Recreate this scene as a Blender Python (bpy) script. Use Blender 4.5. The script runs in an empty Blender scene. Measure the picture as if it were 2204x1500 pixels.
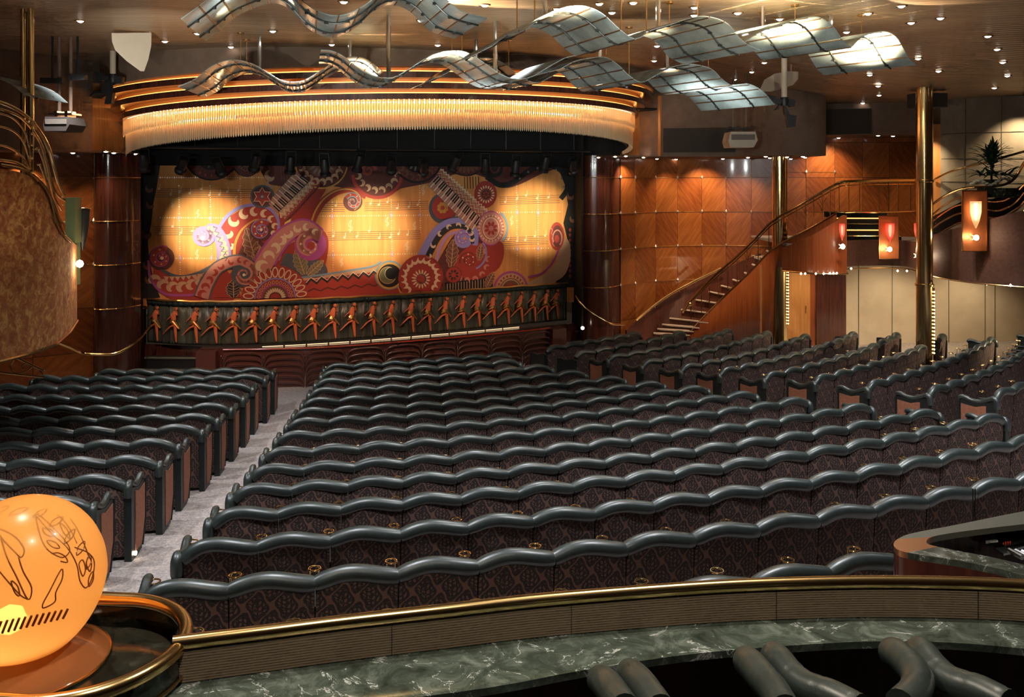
import bpy, math, random
from mathutils import Vector, Matrix
random.seed(7)
PI = math.pi
SC = bpy.context.scene
COL = SC.collection
F = 1950.0; U0 = 1102.0; V0 = 382.0; H = 4.7      # focal length in pixels of the 2204 frame, eye height

# ------------------------------------------------------------------ camera, world, exposure
cam_data = bpy.data.cameras.new('camera'); cam = bpy.data.objects.new('camera', cam_data)
COL.objects.link(cam); SC.camera = cam
cam.location = (0, 0, H); cam.rotation_euler = (PI/2, 0, 0)
cam_data.sensor_fit = 'HORIZONTAL'; cam_data.sensor_width = 36.0
cam_data.lens = 36.0*F/2204.0
cam_data.shift_y = -(750.0-V0)/2204.0
cam_data.clip_start = 0.05; cam_data.clip_end = 200
SC.view_settings.view_transform = 'Standard'; SC.view_settings.look = 'None'
SC.view_settings.gamma = 1.0; SC.view_settings.use_curve_mapping = False
SC.view_settings.exposure = 0.0
SC.cycles.max_bounces = 5; SC.cycles.diffuse_bounces = 2; SC.cycles.glossy_bounces = 3
SC.cycles.transmission_bounces = 3; SC.cycles.transparent_max_bounces = 6
SC.cycles.use_adaptive_sampling = True; SC.cycles.adaptive_threshold = 0.07; SC.cycles.adaptive_min_samples = 12
SC.cycles.sample_clamp_indirect = 4.0; SC.cycles.sample_clamp_direct = 0
SC.cycles.caustics_reflective = False; SC.cycles.caustics_refractive = False
SC.cycles.use_light_tree = True
w = bpy.data.worlds.new('world'); SC.world = w; w.use_nodes = True
w.node_tree.nodes['Background'].inputs[0].default_value = (1.0, 0.72, 0.5, 1)
w.node_tree.nodes['Background'].inputs[1].default_value = 0.035

def light(name, kind, loc, energy, color, parent=None, target=None, size=0.1, spot=None, blend=0.6, sy=None):
    d = bpy.data.lights.new(name, kind); d.energy = energy; d.color = color
    if kind == 'SPOT':
        d.spot_size = math.radians(spot); d.spot_blend = blend; d.shadow_soft_size = size
    elif kind == 'POINT': d.shadow_soft_size = size
    elif kind == 'AREA':
        d.size = size
        if sy: d.shape = 'RECTANGLE'; d.size_y = sy
    o = bpy.data.objects.new(name, d); COL.objects.link(o); o.location = loc
    if target is not None:
        o.rotation_euler = (Vector(target)-Vector(loc)).to_track_quat('-Z', 'Y').to_euler()
    if parent is not None:
        o.parent = parent
        o.location = Vector(loc)-parent.location
    return o

# ------------------------------------------------------------------ light of the hall
HL = [(-5, 6.5), (-1.5, 6.5), (2.5, 7), (6, 8.5), (-6.5, 10.5), (-3, 10), (0.8, 10.5), (4.5, 11.5), (8, 13), (-7, 14.5), (-3.5, 14), (0, 14.5), (3.5, 15.5), (7, 17.5)]
for k, (x, y) in enumerate(HL):
    light('house_spot', 'SPOT', (x, y, 6.5 if x > 5 else 6.95), 720, (0.93, 0.96, 1.0), target=(x*1.02, y+0.6, 0), size=0.07, spot=112, blend=0.9)
for (a, b, e) in (((-1.6, 2.9, 6.9), (-1.0, 2.6, 0), 330), ((1.2, 2.9, 6.9), (0.9, 2.4, 0), 330), ((0.1, 1.2, 6.9), (0.2, 2.0, 0), 260)):
    light('aisle_spot', 'SPOT', a, e, (1.0, 0.88, 0.72), target=b, size=0.05, spot=100, blend=0.9)
# three focused spotlights make the pools on the painted drop
for tgt, src, e, sp in (((-7.25, 21.5, 3.45), (-5.9, 14.0, 4.95), 6000, 15.5), ((-3.6, 22.55, 3.4), (-2.9, 14.6, 4.9), 6000, 17.5), ((0.55, 23.85, 3.65), (0.0, 15.6, 4.95), 6000, 15.5)):
    light('stage_pool', 'SPOT', src, e, (1.0, 0.93, 0.62), target=tgt, size=0.03, spot=sp, blend=1.0)
for (x, y, tx, ty, e) in ((-4.5, 13.9, -6.0, 21.6, 1000), (-1.5, 14.2, -2.5, 22.5, 1000), (1.5, 15.4, 0.5, 23.6, 1000)):
    light('stage_wash', 'SPOT', (x, y, 6.35), e*1.1, (1.0, 0.58, 0.38), target=(tx, ty, 1.7), size=0.05, spot=38, blend=0.7)
# wall washers under the right soffit and in the balcony
for (x, y, z, tx, ty, tz, e) in ((3.0, 23.7, 5.15, 3.1, 24.2, 3.8, 110), (4.4, 24.4, 5.15, 4.5, 25.2, 3.0, 95), (5.3, 24.7, 5.15, 5.4, 25.4, 3.8, 150), (6.3, 24.5, 5.15, 6.3, 25.2, 3.0, 95), (8.4, 23.9, 5.7, 8.5, 24.6, 4.6, 160), (9.7, 21.8, 5.7, 10.2, 22.3, 4.6, 120), (11.3, 20.2, 6.2, 11.6, 20.8, 5, 160), (-10.2, 18.6, 5.1, -10.1, 19.1, 3.5, 150), (-8.7, 18.9, 5.1, -8.7, 19.6, 3.0, 60), (2.3, 22.8, 5.1, 2.3, 23.5, 3.0, 60)):
    light('wall_washer', 'SPOT', (x, y, z), e, (1.0, 0.74, 0.44), target=(tx, ty, tz), size=0.03, spot=100, blend=0.9)
light('stair_fill', 'SPOT', (4.6, 21.8, 5.1), 420, (1.0, 0.82, 0.6), target=(5.2, 24.0, 1.2), size=0.05, spot=75, blend=0.9)  # fill spot added to brighten the stair treads
light('fascia_light', 'SPOT', (7.0, 17.0, 6.4), 380, (1.0, 0.8, 0.55), target=(9.3, 21.0, 3.2), size=0.05, spot=60, blend=0.9)
light('left_front_light', 'SPOT', (-2.5, 10.5, 6.9), 1700, (1.0, 0.82, 0.52), target=(-6.5, 12.4, 3.2), size=0.05, spot=50, blend=0.9)
# under the balcony
for (a, b, e) in (((12.2, 18.2, 2.42), (8.8, 20.5, 0.5), 520), ((11.0, 19.4, 2.42), (9.8, 22.0, 0.3), 160), ((9.9, 20.8, 2.42), (8.0, 22.3, 0.5), 160)):
    light('under_balcony', 'SPOT', a, e, (1.0, 0.80, 0.50), target=b, size=0.05, spot=100, blend=0.9)
for (x, y, e) in ((9.9, 23.2, 85), (11.6, 22.8, 85), (7.7, 23.7, 50)):
    light('under_balcony', 'SPOT', (x, y, 2.42), e, (1.0, 0.8, 0.5), target=(x, y+0.9, 0.4), size=0.05, spot=130, blend=0.9)
# fill spots added above the glass waves to brighten the ribbed ceiling
for (x, y, z, e) in ((-3.5, 10.4, 6.55, 120), (-1, 13, 6.3, 150), (1.6, 12.2, 6.5, 240), (3.6, 12.6, 6.5, 240), (5.2, 13.4, 6.3, 150), (0.4, 10.6, 6.5, 240), (3, 10.8, 6.5, 240), (-2.5, 15.5, 6.4, 110), (2.5, 15.0, 6.4, 110)):
    light('ceiling_fill', 'SPOT', (x, y, z), e*4.2, (1.0, 0.82, 0.55), target=(x, y+0.2, 8), size=0.03, spot=150, blend=0.6)
for (x, y, e) in ((-4.2, 8.0, 420), (-1.5, 8.5, 420), (1.5, 8.5, 420), (4.0, 9.5, 260), (-5.5, 11.5, 350), (-1.0, 10.8, 350), (2.6, 12.0, 160)):  # fill spots added in mid-air to brighten the glass panes
    light('glass_fill', 'SPOT', (x, y, 5.2), e, (0.92, 1.0, 0.98), target=(x+0.3, y+4, 6.7), size=0.05, spot=75, blend=0.8)

# ------------------------------------------------------------------ materials
MATS = {}
def mat(name, col, rough=0.5, metal=0.0, coat=0.0, emit=None, es=0.0, spec=None, alpha=None, trans=0.0):
    m = bpy.data.materials.new(name); m.use_nodes = True
    b = m.node_tree.nodes['Principled BSDF']
    b.inputs['Base Color'].default_value = (*col, 1); b.inputs['Roughness'].default_value = rough
    b.inputs['Metallic'].default_value = metal; b.inputs['Coat Weight'].default_value = coat
    b.inputs['Coat Roughness'].default_value = 0.08
    if spec is not None: b.inputs['Specular IOR Level'].default_value = spec
    if trans: b.inputs['Transmission Weight'].default_value = trans
    if alpha is not None: b.inputs['Alpha'].default_value = alpha
    if emit: b.inputs['Emission Color'].default_value = (*emit, 1); b.inputs['Emission Strength'].default_value = es
    MATS[name] = m
    return m
class NT:
    """small wrapper to write node graphs briefly"""
    def __init__(s, m): s.t = m.node_tree; s.b = s.t.nodes['Principled BSDF']
    def n(s, kind, **kw):
        x = s.t.nodes.new('ShaderNode'+kind)
        for k, v in kw.items():
            if k.startswith('i_'):
                key = k[2:]; x.inputs[int(key) if key.isdigit() else key].default_value = v
            else: setattr(x, k, v)
        return x
    def l(s, a, b): s.t.links.new(a, b)
    def m(s, op, a, b=None, c=None):
        x = s.t.nodes.new('ShaderNodeMath'); x.operation = op
        for i, v in enumerate((a, b, c)):
            if v is None: continue
            if isinstance(v, (int, float)): x.inputs[i].default_value = v
            else: s.l(v, x.inputs[i])
        return x.outputs[0]
    def obj(s): return s.n('TexCoord').outputs['Object']
    def xyz(s, src):
        x = s.n('SeparateXYZ'); s.l(src, x.inputs[0]); return x.outputs
    def noise(s, src, scale, detail=3, rough=0.55, dist=0.0, stretch=None):
        if stretch:
            mp = s.n('Mapping'); mp.inputs['Scale'].default_value = stretch; s.l(src, mp.inputs[0]); src = mp.outputs[0]
        x = s.n('TexNoise'); x.inputs['Scale'].default_value = scale; x.inputs['Detail'].default_value = detail
        x.inputs['Roughness'].default_value = rough; x.inputs['Distortion'].default_value = dist
        s.l(src, x.inputs['Vector']); return x.outputs[0]
    def ramp(s, fac, stops, interp='LINEAR'):
        x = s.n('ValToRGB'); x.color_ramp.interpolation = interp
        e = x.color_ramp.elements
        while len(e) < len(stops): e.new(0.5)
        for i, (p, c) in enumerate(stops): e[i].position = p; e[i].color = (*c, 1)
        s.l(fac, x.inputs[0]); return x.outputs[0]
    def base(s, out): s.l(out, s.b.inputs['Base Color'])
    def bump(s, h, strength=0.3, dist=0.01):
        x = s.n('Bump'); x.inputs['Strength'].default_value = strength; x.inputs['Distance'].default_value = dist
        s.l(h, x.inputs['Height']); s.l(x.outputs[0], s.b.inputs['Normal'])

BRASS = mat('polished_brass', (0.90, 0.64, 0.29), 0.19, 1.0)
BRASSD = mat('antique_brass', (0.66, 0.42, 0.18), 0.26, 1.0)
CHROME = mat('chrome', (0.75, 0.75, 0.74), 0.15, 1.0)
BLACK = mat('black_metal', (0.012, 0.011, 0.011), 0.5)
BLACKC = mat('black_cloth', (0.010, 0.009, 0.009), 0.95)
BULB = mat('lamp_glass', (1, 0.9, 0.75), 0.3, emit=(1.0, 0.86, 0.62), es=14)
LENS = mat('downlight_lens', (1, 0.95, 0.9), 0.3, emit=(1.0, 0.93, 0.84), es=11)
COVE = mat('cove_lamp', (1, 0.7, 0.3), 0.4, emit=(1.0, 0.42, 0.09), es=3.6)
STRIPL = mat('step_lamp', (1, 0.8, 0.5), 0.4, emit=(1.0, 0.72, 0.42), es=1.2)

def m_leather():
    m = mat('green_leather', (0.045, 0.062, 0.056), 0.37, spec=0.85); t = NT(m); o = t.obj()
    n = t.noise(o, 9, 3); t.base(t.ramp(n, [(0.3, (0.017, 0.025, 0.023)), (0.75, (0.034, 0.048, 0.043))]))
    t.bump(t.noise(o, 260, 2), 0.12, 0.002); return m
LEATHER = m_leather()
DKGREEN = mat('dark_green_trim', (0.012, 0.017, 0.016), 0.45)

def m_damask():
    m = mat('damask', (0.1, 0.06, 0.05), 0.85); t = NT(m); o = t.obj(); x, y, z = t.xyz(o)
    # ogee lattice, one repeat across a seat
    X = t.m('MULTIPLY', t.m('ADD', x, 0.28), 2*PI/0.1867); Z = t.m('MULTIPLY', z, 2*PI/0.25)
    wob = t.m('MULTIPLY', t.m('SINE', t.m('MULTIPLY', Z, 2.0)), 0.35)
    a = t.m('COSINE', t.m('ADD', X, wob)); b = t.m('COSINE', Z)
    lat = t.m('ABSOLUTE', t.m('ADD', a, b))                        # small on the lattice
    frill = t.m('MULTIPLY', t.noise(o, 75, 2, 0.5, 1.2), 0.9)
    line = t.m('LESS_THAN', t.m('ADD', lat, t.m('MULTIPLY', frill, 0.55)), 0.46)
    # palmettes in the lattice cells: radial leaves
    c = t.m('GREATER_THAN', t.m('ABSOLUTE', t.m('MULTIPLY', t.m('SINE', t.m('MULTIPLY', X, 3.0)), t.m('SINE', t.m('ADD', t.m('MULTIPLY', Z, 4.0), t.m('MULTIPLY', a, 3.2))))), 0.50)
    leaf = t.m('MULTIPLY', c, t.m('GREATER_THAN', t.m('ABSOLUTE', t.m('ADD', a, b)), 0.75))
    v = t.n('TexVoronoi'); v.inputs['Scale'].default_value = 80; t.l(o, v.inputs['Vector'])
    spot = t.m('LESS_THAN', v.outputs['Distance'], 0.30)
    leaf2 = t.m('MAXIMUM', t.m('MULTIPLY', leaf, t.m('LESS_THAN', t.noise(o, 60, 1), 0.60)), t.m('MULTIPLY', spot, t.m('GREATER_THAN', frill, 0.52)))
    f = t.m('MAXIMUM', line, leaf2)
    fz = t.m('MULTIPLY', f, 1.0)
    t.base(t.ramp(fz, [(0.0, (0.030, 0.021, 0.020)), (1.0, (0.17, 0.088, 0.064))]))
    t.bump(t.noise(o, 400, 1), 0.15, 0.001); return m
DAMASK = m_damask()

def m_carpet():
    m = mat('carpet', (0.3, 0.28, 0.27), 0.95); t = NT(m); o = t.obj()
    n = t.noise(o, 38, 3, 0.7); n2 = t.noise(o, 16, 3, 0.6)
    c1 = t.ramp(n, [(0.32, (0.16, 0.18, 0.23)), (0.48, (0.42, 0.37, 0.36)), (0.56, (0.52, 0.43, 0.36)), (0.7, (0.36, 0.40, 0.50))])
    c2 = t.ramp(n2, [(0.3, (0.7, 0.7, 0.7)), (0.7, (1.1, 1.05, 1.0))])
    mx = t.n('Mix', data_type='RGBA', blend_type='MULTIPLY'); mx.inputs[0].default_value = 1
    t.l(c1, mx.inputs[6]); t.l(c2, mx.inputs[7]); t.base(mx.outputs[2]); t.bump(n, 0.3, 0.01); return m
CARPET = m_carpet()

def m_wood(name, dark, light_, rough=0.28, coat=0.3, stretch=(14, 14, 0.6), scale=1.6):
    m = mat(name, light_, rough, coat=coat); t = NT(m); o = t.obj()
    n = t.noise(o, scale, 6, 0.6, 0.4, stretch); n2 = t.noise(o, 0.9, 2)
    f = t.m('ADD', t.m('MULTIPLY', n, 0.75), t.m('MULTIPLY', n2, 0.25))
    t.base(t.ramp(f, [(0.36, dark), (0.64, light_)])); return m
MAHOG = m_wood('mahogany', (0.045, 0.014, 0.011), (0.125, 0.034, 0.020), 0.22, 0.6)
CHERRY = m_wood('cherry_wood', (0.24, 0.050, 0.013), (0.38, 0.098, 0.025), 0.35, 0.3)
DKCHERRY = m_wood('dark_red_wood', (0.075, 0.018, 0.011), (0.15, 0.038, 0.02), 0.35, 0.3)
HONEY = m_wood('honey_wood', (0.48, 0.19, 0.055), (0.66, 0.30, 0.10), 0.35, 0.3)
FASCIA = m_wood('brown_fascia', (0.085, 0.034, 0.022), (0.14, 0.058, 0.036), 0.6, 0.0, (3, 3, 3), 6)
PANELIN = m_wood('end_panel_fabric', (0.27, 0.10, 0.055), (0.42, 0.165, 0.09), 0.7, 0.0, (4, 4, 4), 8)

def m_burl():      # book-matched veneer squares, chequered, each with diagonal figure
    m = mat('burl_veneer', (0.4, 0.15, 0.05), 0.3, coat=0.35); t = NT(m)
    uv = t.n('TexCoord').outputs['UV']; x, y, z = t.xyz(uv)     # uv: one unit per square
    fx = t.m('FLOOR', x); fy = t.m('FLOOR', y)
    ch = t.m('MODULO', t.m('ADD', t.m('ADD', fx, fy), 100.0), 2.0)
    lx = t.m('ABSOLUTE', t.m('SUBTRACT', t.m('FRACT', t.m('MULTIPLY', x, 0.5)), 0.5))
    ly = t.m('ABSOLUTE', t.m('SUBTRACT', t.m('FRACT', t.m('MULTIPLY', y, 0.5)), 0.5))
    d = t.m('ADD', lx, ly)
    cx = t.n('CombineXYZ'); t.l(t.m('MULTIPLY', d, 9.0), cx.inputs[0]); t.l(t.m('MULTIPLY', t.m('SUBTRACT', lx, ly), 1.2), cx.inputs[1]); t.l(ch, cx.inputs[2])
    n = t.noise(cx.outputs[0], 2.2, 5, 0.6, 0.3)
    f = t.m('ADD', t.m('MULTIPLY', n, 0.75), t.m('MULTIPLY', ch, 0.15))
    g = t.m('MINIMUM', t.m('MINIMUM', t.m('FRACT', x), t.m('SUBTRACT', 1.0, t.m('FRACT', x))), t.m('MINIMUM', t.m('FRACT', y), t.m('SUBTRACT', 1.0, t.m('FRACT', y))))
    seam = t.m('GREATER_THAN', g, 0.008)
    c = t.ramp(f, [(0.28, (0.22, 0.050, 0.012)), (0.66, (0.47, 0.145, 0.034))])
    mx = t.n('Mix', data_type='RGBA'); t.l(seam, mx.inputs[0]); mx.inputs[6].default_value = (0.10, 0.03, 0.012, 1); t.l(c, mx.inputs[7])
    t.base(mx.outputs[2]); return m
BURL = m_burl()

def m_marble():
    m = mat('green_marble', (0.08, 0.11, 0.09), 0.13, coat=0.5); t = NT(m); o = t.obj()
    n = t.noise(o, 11, 9, 0.72, 1.0); v = t.noise(o, 3.2, 7, 0.6, 2.4)
    c = t.ramp(n, [(0.3, (0.010, 0.016, 0.012)), (0.5, (0.058, 0.076, 0.062)), (0.7, (0.17, 0.20, 0.175))])
    vein = t.m('LESS_THAN', t.m('ABSOLUTE', t.m('SUBTRACT', v, 0.5)), 0.006)
    vein = t.m('MULTIPLY', vein, t.m('GREATER_THAN', n, 0.50))
    mx = t.n('Mix', data_type='RGBA'); t.l(vein, mx.inputs[0]); t.l(c, mx.inputs[6]); mx.inputs[7].default_value = (0.42, 0.45, 0.44, 1)
    t.base(mx.outputs[2]); return m
MARBLE = m_marble()
def m_dmarble():
    m = mat('dark_marble', (0.03, 0.035, 0.03), 0.12, coat=0.5); t = NT(m); o = t.obj()
    n = t.noise(o, 8, 7, 0.6, 1.4)
    t.base(t.ramp(n, [(0.35, (0.004, 0.006, 0.005)), (0.55, (0.014, 0.018, 0.015)), (0.72, (0.07, 0.08, 0.07))])); return m
DMARBLE = m_dmarble()

def m_ceiling():
    m = mat('ribbed_ceiling', (0.32, 0.2, 0.11), 0.42, 0.35); t = NT(m); o = t.obj(); x, y, z = t.xyz(o)
    # narrow metal strips that run across the hall
    s = t.m('ADD', t.m('MULTIPLY', y, 0.985), t.m('MULTIPLY', x, -0.17))
    st = t.m('FRACT', t.m('MULTIPLY', s, 9.0)); g = t.m('LESS_THAN', st, 0.12)
    n = t.noise(o, 1.2, 4, 0.6, 0.5, (0.5, 5, 1))
    c = t.ramp(n, [(0.3, (0.30, 0.19, 0.11)), (0.7, (0.46, 0.31, 0.18))])
    mx = t.n('Mix', data_type='RGBA'); t.l(g, mx.inputs[0]); t.l(c, mx.inputs[6]); mx.inputs[7].default_value = (0.13, 0.08, 0.045, 1)
    t.base(mx.outputs[2]); t.bump(t.m('SINE', t.m('MULTIPLY', s, 9*2*PI)), 0.25, 0.01); return m
CEILM = m_ceiling()
def m_plaster(name, a, b, rough=0.8, sc=5):
    m = mat(name, a, rough); t = NT(m); n = t.noise(t.obj(), sc, 4); t.base(t.ramp(n, [(0.3, a), (0.7, b)])); return m
TAUPE = m_plaster('taupe_plaster', (0.175, 0.105, 0.068), (0.22, 0.135, 0.088))
BEIGE = m_plaster('beige_panel', (0.50, 0.40, 0.29), (0.58, 0.47, 0.35), 0.6, 3)
GREYPAN = m_plaster('grey_grille', (0.15, 0.12, 0.095), (0.19, 0.15, 0.12), 0.8, 40)
DKGRILLE = m_plaster('dark_grille', (0.045, 0.032, 0.026), (0.06, 0.044, 0.034), 0.9, 60)
SAIL = m_plaster('cream_reflector', (0.62, 0.47, 0.33), (0.68, 0.52, 0.37), 0.6, 3)
def m_suede():
    m = mat('mottled_rust_cloth', (0.3, 0.12, 0.05), 0.9); t = NT(m); o = t.obj()
    n = t.noise(o, 9, 6, 0.75, 0.6); t.base(t.ramp(n, [(0.36, (0.27, 0.075, 0.025)), (0.50, (0.38, 0.14, 0.04)), (0.62, (0.58, 0.31, 0.10))])); return m
SUEDE = m_suede()
MARBW = m_plaster('grey_stone', (0.25, 0.22, 0.17), (0.36, 0.31, 0.24), 0.4, 2.5)
def m_flute():
    m = mat('fluted_fascia', (0.30, 0.22, 0.145), 0.45); return m
FLUTE = m_flute()
APRON = mat('apron_lacquer', (0.11, 0.040, 0.030), 0.3, coat=0.4)
REDLINE = mat('red_enamel', (0.5, 0.05, 0.02), 0.25, coat=0.5)
GOLD = mat('gold_sequin', (0.75, 0.42, 0.14), 0.28, 0.9)
STEPEDGE = mat('step_carpet', (0.10, 0.10, 0.075), 0.8)
TREADM = mat('tread_carpet', (0.62, 0.45, 0.33), 0.8)
def m_glass():
    m = mat('dichroic_glass', (0.5, 0.56, 0.53), 0.16, 0.15, coat=0.6); t = NT(m); o = t.obj(); nt = m.node_tree
    v = t.n('TexVoronoi'); v.inputs['Scale'].default_value = 30; t.l(o, v.inputs['Vector'])
    sp = t.m('LESS_THAN', v.outputs['Distance'], 0.15)
    hue = t.n('HueSaturation'); t.l(v.outputs['Color'], hue.inputs['Color']); hue.inputs['Saturation'].default_value = 0.75; hue.inputs['Value'].default_value = 1.1
    n = t.noise(o, 2.0, 4, 0.6); c = t.ramp(n, [(0.3, (0.26, 0.31, 0.28)), (0.7, (0.60, 0.68, 0.65))])
    mx = t.n('Mix', data_type='RGBA'); t.l(t.m('MULTIPLY', sp, 0.6), mx.inputs[0]); t.l(c, mx.inputs[6]); t.l(hue.outputs[0], mx.inputs[7])
    t.base(mx.outputs[2])
    tr = t.n('BsdfTranslucent'); t.l(mx.outputs[2], tr.inputs[0]); tp = t.n('BsdfTransparent')
    a = t.n('MixShader'); a.inputs[0].default_value = 0.45; t.l(t.b.outputs[0], a.inputs[1]); t.l(tr.outputs[0], a.inputs[2])
    b = t.n('MixShader'); b.inputs[0].default_value = 0.12; t.l(a.outputs[0], b.inputs[1]); t.l(tp.outputs[0], b.inputs[2])
    t.l(b.outputs[0], nt.nodes['Material Output'].inputs[0]); return m
GLASS = m_glass()
def m_globe():
    m = mat('etched_amber_glass', (0.85, 0.42, 0.13), 0.35, coat=0.7); t = NT(m); o = t.obj(); b = t.b
    b.inputs['Transmission Weight'].default_value = 0.0
    b.inputs['Subsurface Weight'].default_value = 0.0
    n = t.noise(o, 30, 3)
    t.base(t.ramp(n, [(0.3, (0.78, 0.36, 0.10)), (0.7, (0.86, 0.46, 0.16))])); return m
# frosted glass: half of the light passes through it diffusely
def m_frost(name, col, tr=0.55, rough=0.25, clear=0.0):
    m = bpy.data.materials.new(name); m.use_nodes = True; nt = m.node_tree; b = nt.nodes['Principled BSDF']
    b.inputs['Base Color'].default_value = (*col, 1); b.inputs['Roughness'].default_value = rough; b.inputs['Coat Weight'].default_value = 0.6
    t = nt.nodes.new('ShaderNodeBsdfTranslucent'); t.inputs[0].default_value = (*col, 1)
    mx = nt.nodes.new('ShaderNodeMixShader'); mx.inputs[0].default_value = tr
    nt.links.new(b.outputs[0], mx.inputs[1]); nt.links.new(t.outputs[0], mx.inputs[2])
    out = mx.outputs[0]
    if clear:
        c = nt.nodes.new('ShaderNodeBsdfTransparent'); c.inputs[0].default_value = (*col, 1); m2 = nt.nodes.new('ShaderNodeMixShader'); m2.inputs[0].default_value = clear
        nt.links.new(out, m2.inputs[1]); nt.links.new(c.outputs[0], m2.inputs[2]); out = m2.outputs[0]
    nt.links.new(out, nt.nodes['Material Output'].inputs[0]); MATS[name] = m; return m
CRYSTAL = m_frost('crystal_rod', (0.95, 0.84, 0.62), 0.62, 0.1)
AMBER = m_frost('frosted_amber_glass', (0.86, 0.46, 0.14), 0.62, clear=0.06)
ETCH = m_frost('etched_line_glass', (0.42, 0.15, 0.05), 0.6, 0.15)
CREAMG = m_frost('cream_glass', (0.95, 0.75, 0.5), 0.6, clear=0.3)
REDG = m_frost('ruby_glass', (0.80, 0.16, 0.12), 0.5, clear=0.4)
GREENG = m_frost('green_glass_edge', (0.18, 0.22, 0.10), 0.35)

# ------------------------------------------------------------------ mesh helpers
def at(u, v, Y): return Vector(((u-U0)/F*Y, Y, H-(v-V0)/F*Y))
def atz(u, v, z):
    Y = (H-z)*F/(v-V0); return Vector(((u-U0)/F*Y, Y, z))
class MB:
    def __init__(s): s.v = []; s.f = []; s.mi = []; s.uv = None; s.cur = 0
    def add(s, vs, fs):
        n = len(s.v); s.v += [tuple(p) for p in vs]; s.f += [tuple(i+n for i in f) for f in fs]; s.mi += [s.cur]*len(fs); return s
    def box(s, c, d, rz=0.0, M=None):
        x, y, z = d[0]/2, d[1]/2, d[2]/2
        vs = [Vector((a*x, b*y, e*z)) for e in (-1, 1) for b in (-1, 1) for a in (-1, 1)]
        R = M if M is not None else Matrix.Rotation(rz, 3, 'Z')
        c = Vector(c); vs = [R @ p + c for p in vs]
        return s.add(vs, [(0, 2, 3, 1), (4, 5, 7, 6), (0, 1, 5, 4), (2, 6, 7, 3), (0, 4, 6, 2), (1, 3, 7, 5)])
    def tube(s, pts, r, n=8, closed=False, cap=True, sq=1.0):
        pts = [Vector(p) for p in pts]; N = len(pts)
        rs = r if isinstance(r, (list, tuple)) else [r]*N
        vs = []; prev = None
        for i, p in enumerate(pts):
            if closed: t = pts[(i+1) % N]-pts[i-1]
            else: t = pts[min(i+1, N-1)]-pts[max(i-1, 0)]
            if t.length < 1e-9: t = Vector((0, 0, 1))
            t.normalize()
            if prev is None:
                a = Vector((0, 0, 1)) if abs(t.z) < 0.95 else Vector((0, 1, 0))
                nx = t.cross(a).normalized()
            else: nx = (prev - t*prev.dot(t)).normalized()
            prev = nx; ny = t.cross(nx)
            for k in range(n):
                a = 2*PI*k/n; vs.append(p + (nx*math.cos(a)+ny*math.sin(a)*sq)*rs[i])
        fs = []
        for i in range(N if closed else N-1):
            j = (i+1) % N
            for k in range(n): fs.append((i*n+k, i*n+(k+1) % n, j*n+(k+1) % n, j*n+k))
        if cap and not closed: fs += [tuple(range(n-1, -1, -1)), tuple(range((N-1)*n, N*n))]
        return s.add(vs, fs)
    def lathe(s, c, prof, n=24, a0=0, a1=2*PI, sx=1.0, sy=1.0):   # prof: list of (r, z)
        c = Vector(c); full = abs(a1-a0-2*PI) < 1e-6; m = n if full else n+1; vs = []
        for r, z in prof:
            for k in range(m):
                a = a0+(a1-a0)*k/n; vs.append(c+Vector((r*math.cos(a)*sx, r*math.sin(a)*sy, z)))
        fs = []
        for i in range(len(prof)-1):
            for k in range(n):
                k2 = (k+1) % m; fs.append((i*m+k, i*m+k2, (i+1)*m+k2, (i+1)*m+k))
        return s.add(vs, fs)
    def prism(s, poly, off):         # poly: 3D points in a plane, off: extrusion vector
        off = Vector(off); a = [Vector(p) for p in poly]; n = len(a)
        fs = [tuple(range(n-1, -1, -1)), tuple(range(n, 2*n))] + [(i, (i+1) % n, n+(i+1) % n, n+i) for i in range(n)]
        return s.add(a+[p+off for p in a], fs)
    def wall(s, plan, z0, z1, th=0.0, closed=False):  # vertical sheet over a plan polyline; z0, z1 may be lists; th: thickness to the left
        N = len(plan); Z0 = z0 if isinstance(z0, (list, tuple)) else [z0]*N; Z1 = z1 if isinstance(z1, (list, tuple)) else [z1]*N
        off = []
        for i in range(N):
            a = Vector(plan[max(i-1, 0)]); b = Vector(plan[min(i+1, N-1)]); d = (b-a).normalized(); off.append(Vector((-d.y, d.x)))
        vs = []
        for i in range(N):
            p = Vector(plan[i]); q = p+off[i]*th
            vs += [(p.x, p.y, Z0[i]), (p.x, p.y, Z1[i]), (q.x, q.y, Z1[i]), (q.x, q.y, Z0[i])]
        fs = []
        for i in range(N-1):
            a, b = 4*i, 4*i+4
            fs.append((a, b, b+1, a+1))
            if th: fs += [(a+1, b+1, b+2, a+2), (a+2, b+2, b+3, a+3), (a+3, b+3, b, a)]
        if th: fs += [(0, 1, 2, 3), (4*N-1, 4*N-2, 4*N-3, 4*N-4)]
        return s.add(vs, fs)
    def slab(s, poly, z0, z1):       # horizontal polygon with thickness
        n = len(poly)
        vs = [(p[0], p[1], z0) for p in poly]+[(p[0], p[1], z1) for p in poly]
        return s.add(vs, [tuple(range(n-1, -1, -1)), tuple(range(n, 2*n))]+[(i, (i+1) % n, n+(i+1) % n, n+i) for i in range(n)])
    def mesh(s, name, mats, smooth=True, ang=35):
        me = bpy.data.meshes.new(name); me.from_pydata(s.v, [], s.f)
        if not isinstance(mats, (list, tuple)): mats = [mats]
        for m in mats: me.materials.append(m)
        if len(mats) > 1: me.polygons.foreach_set('material_index', s.mi)
        me.validate(); me.update()
        if smooth:
            me.shade_smooth(); me.set_sharp_from_angle(angle=math.radians(ang))
        return me
    def obj(s, name, mats, parent=None, smooth=True, ang=35, local=False):
        me = s.mesh(name, mats, smooth, ang)
        o = bpy.data.objects.new(name, me); COL.objects.link(o)
        if parent is not None:
            o.parent = parent
            if not local:        # vertices were given in world coordinates
                me.transform(Matrix.Translation(-parent_loc(parent)))
        return o
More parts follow.
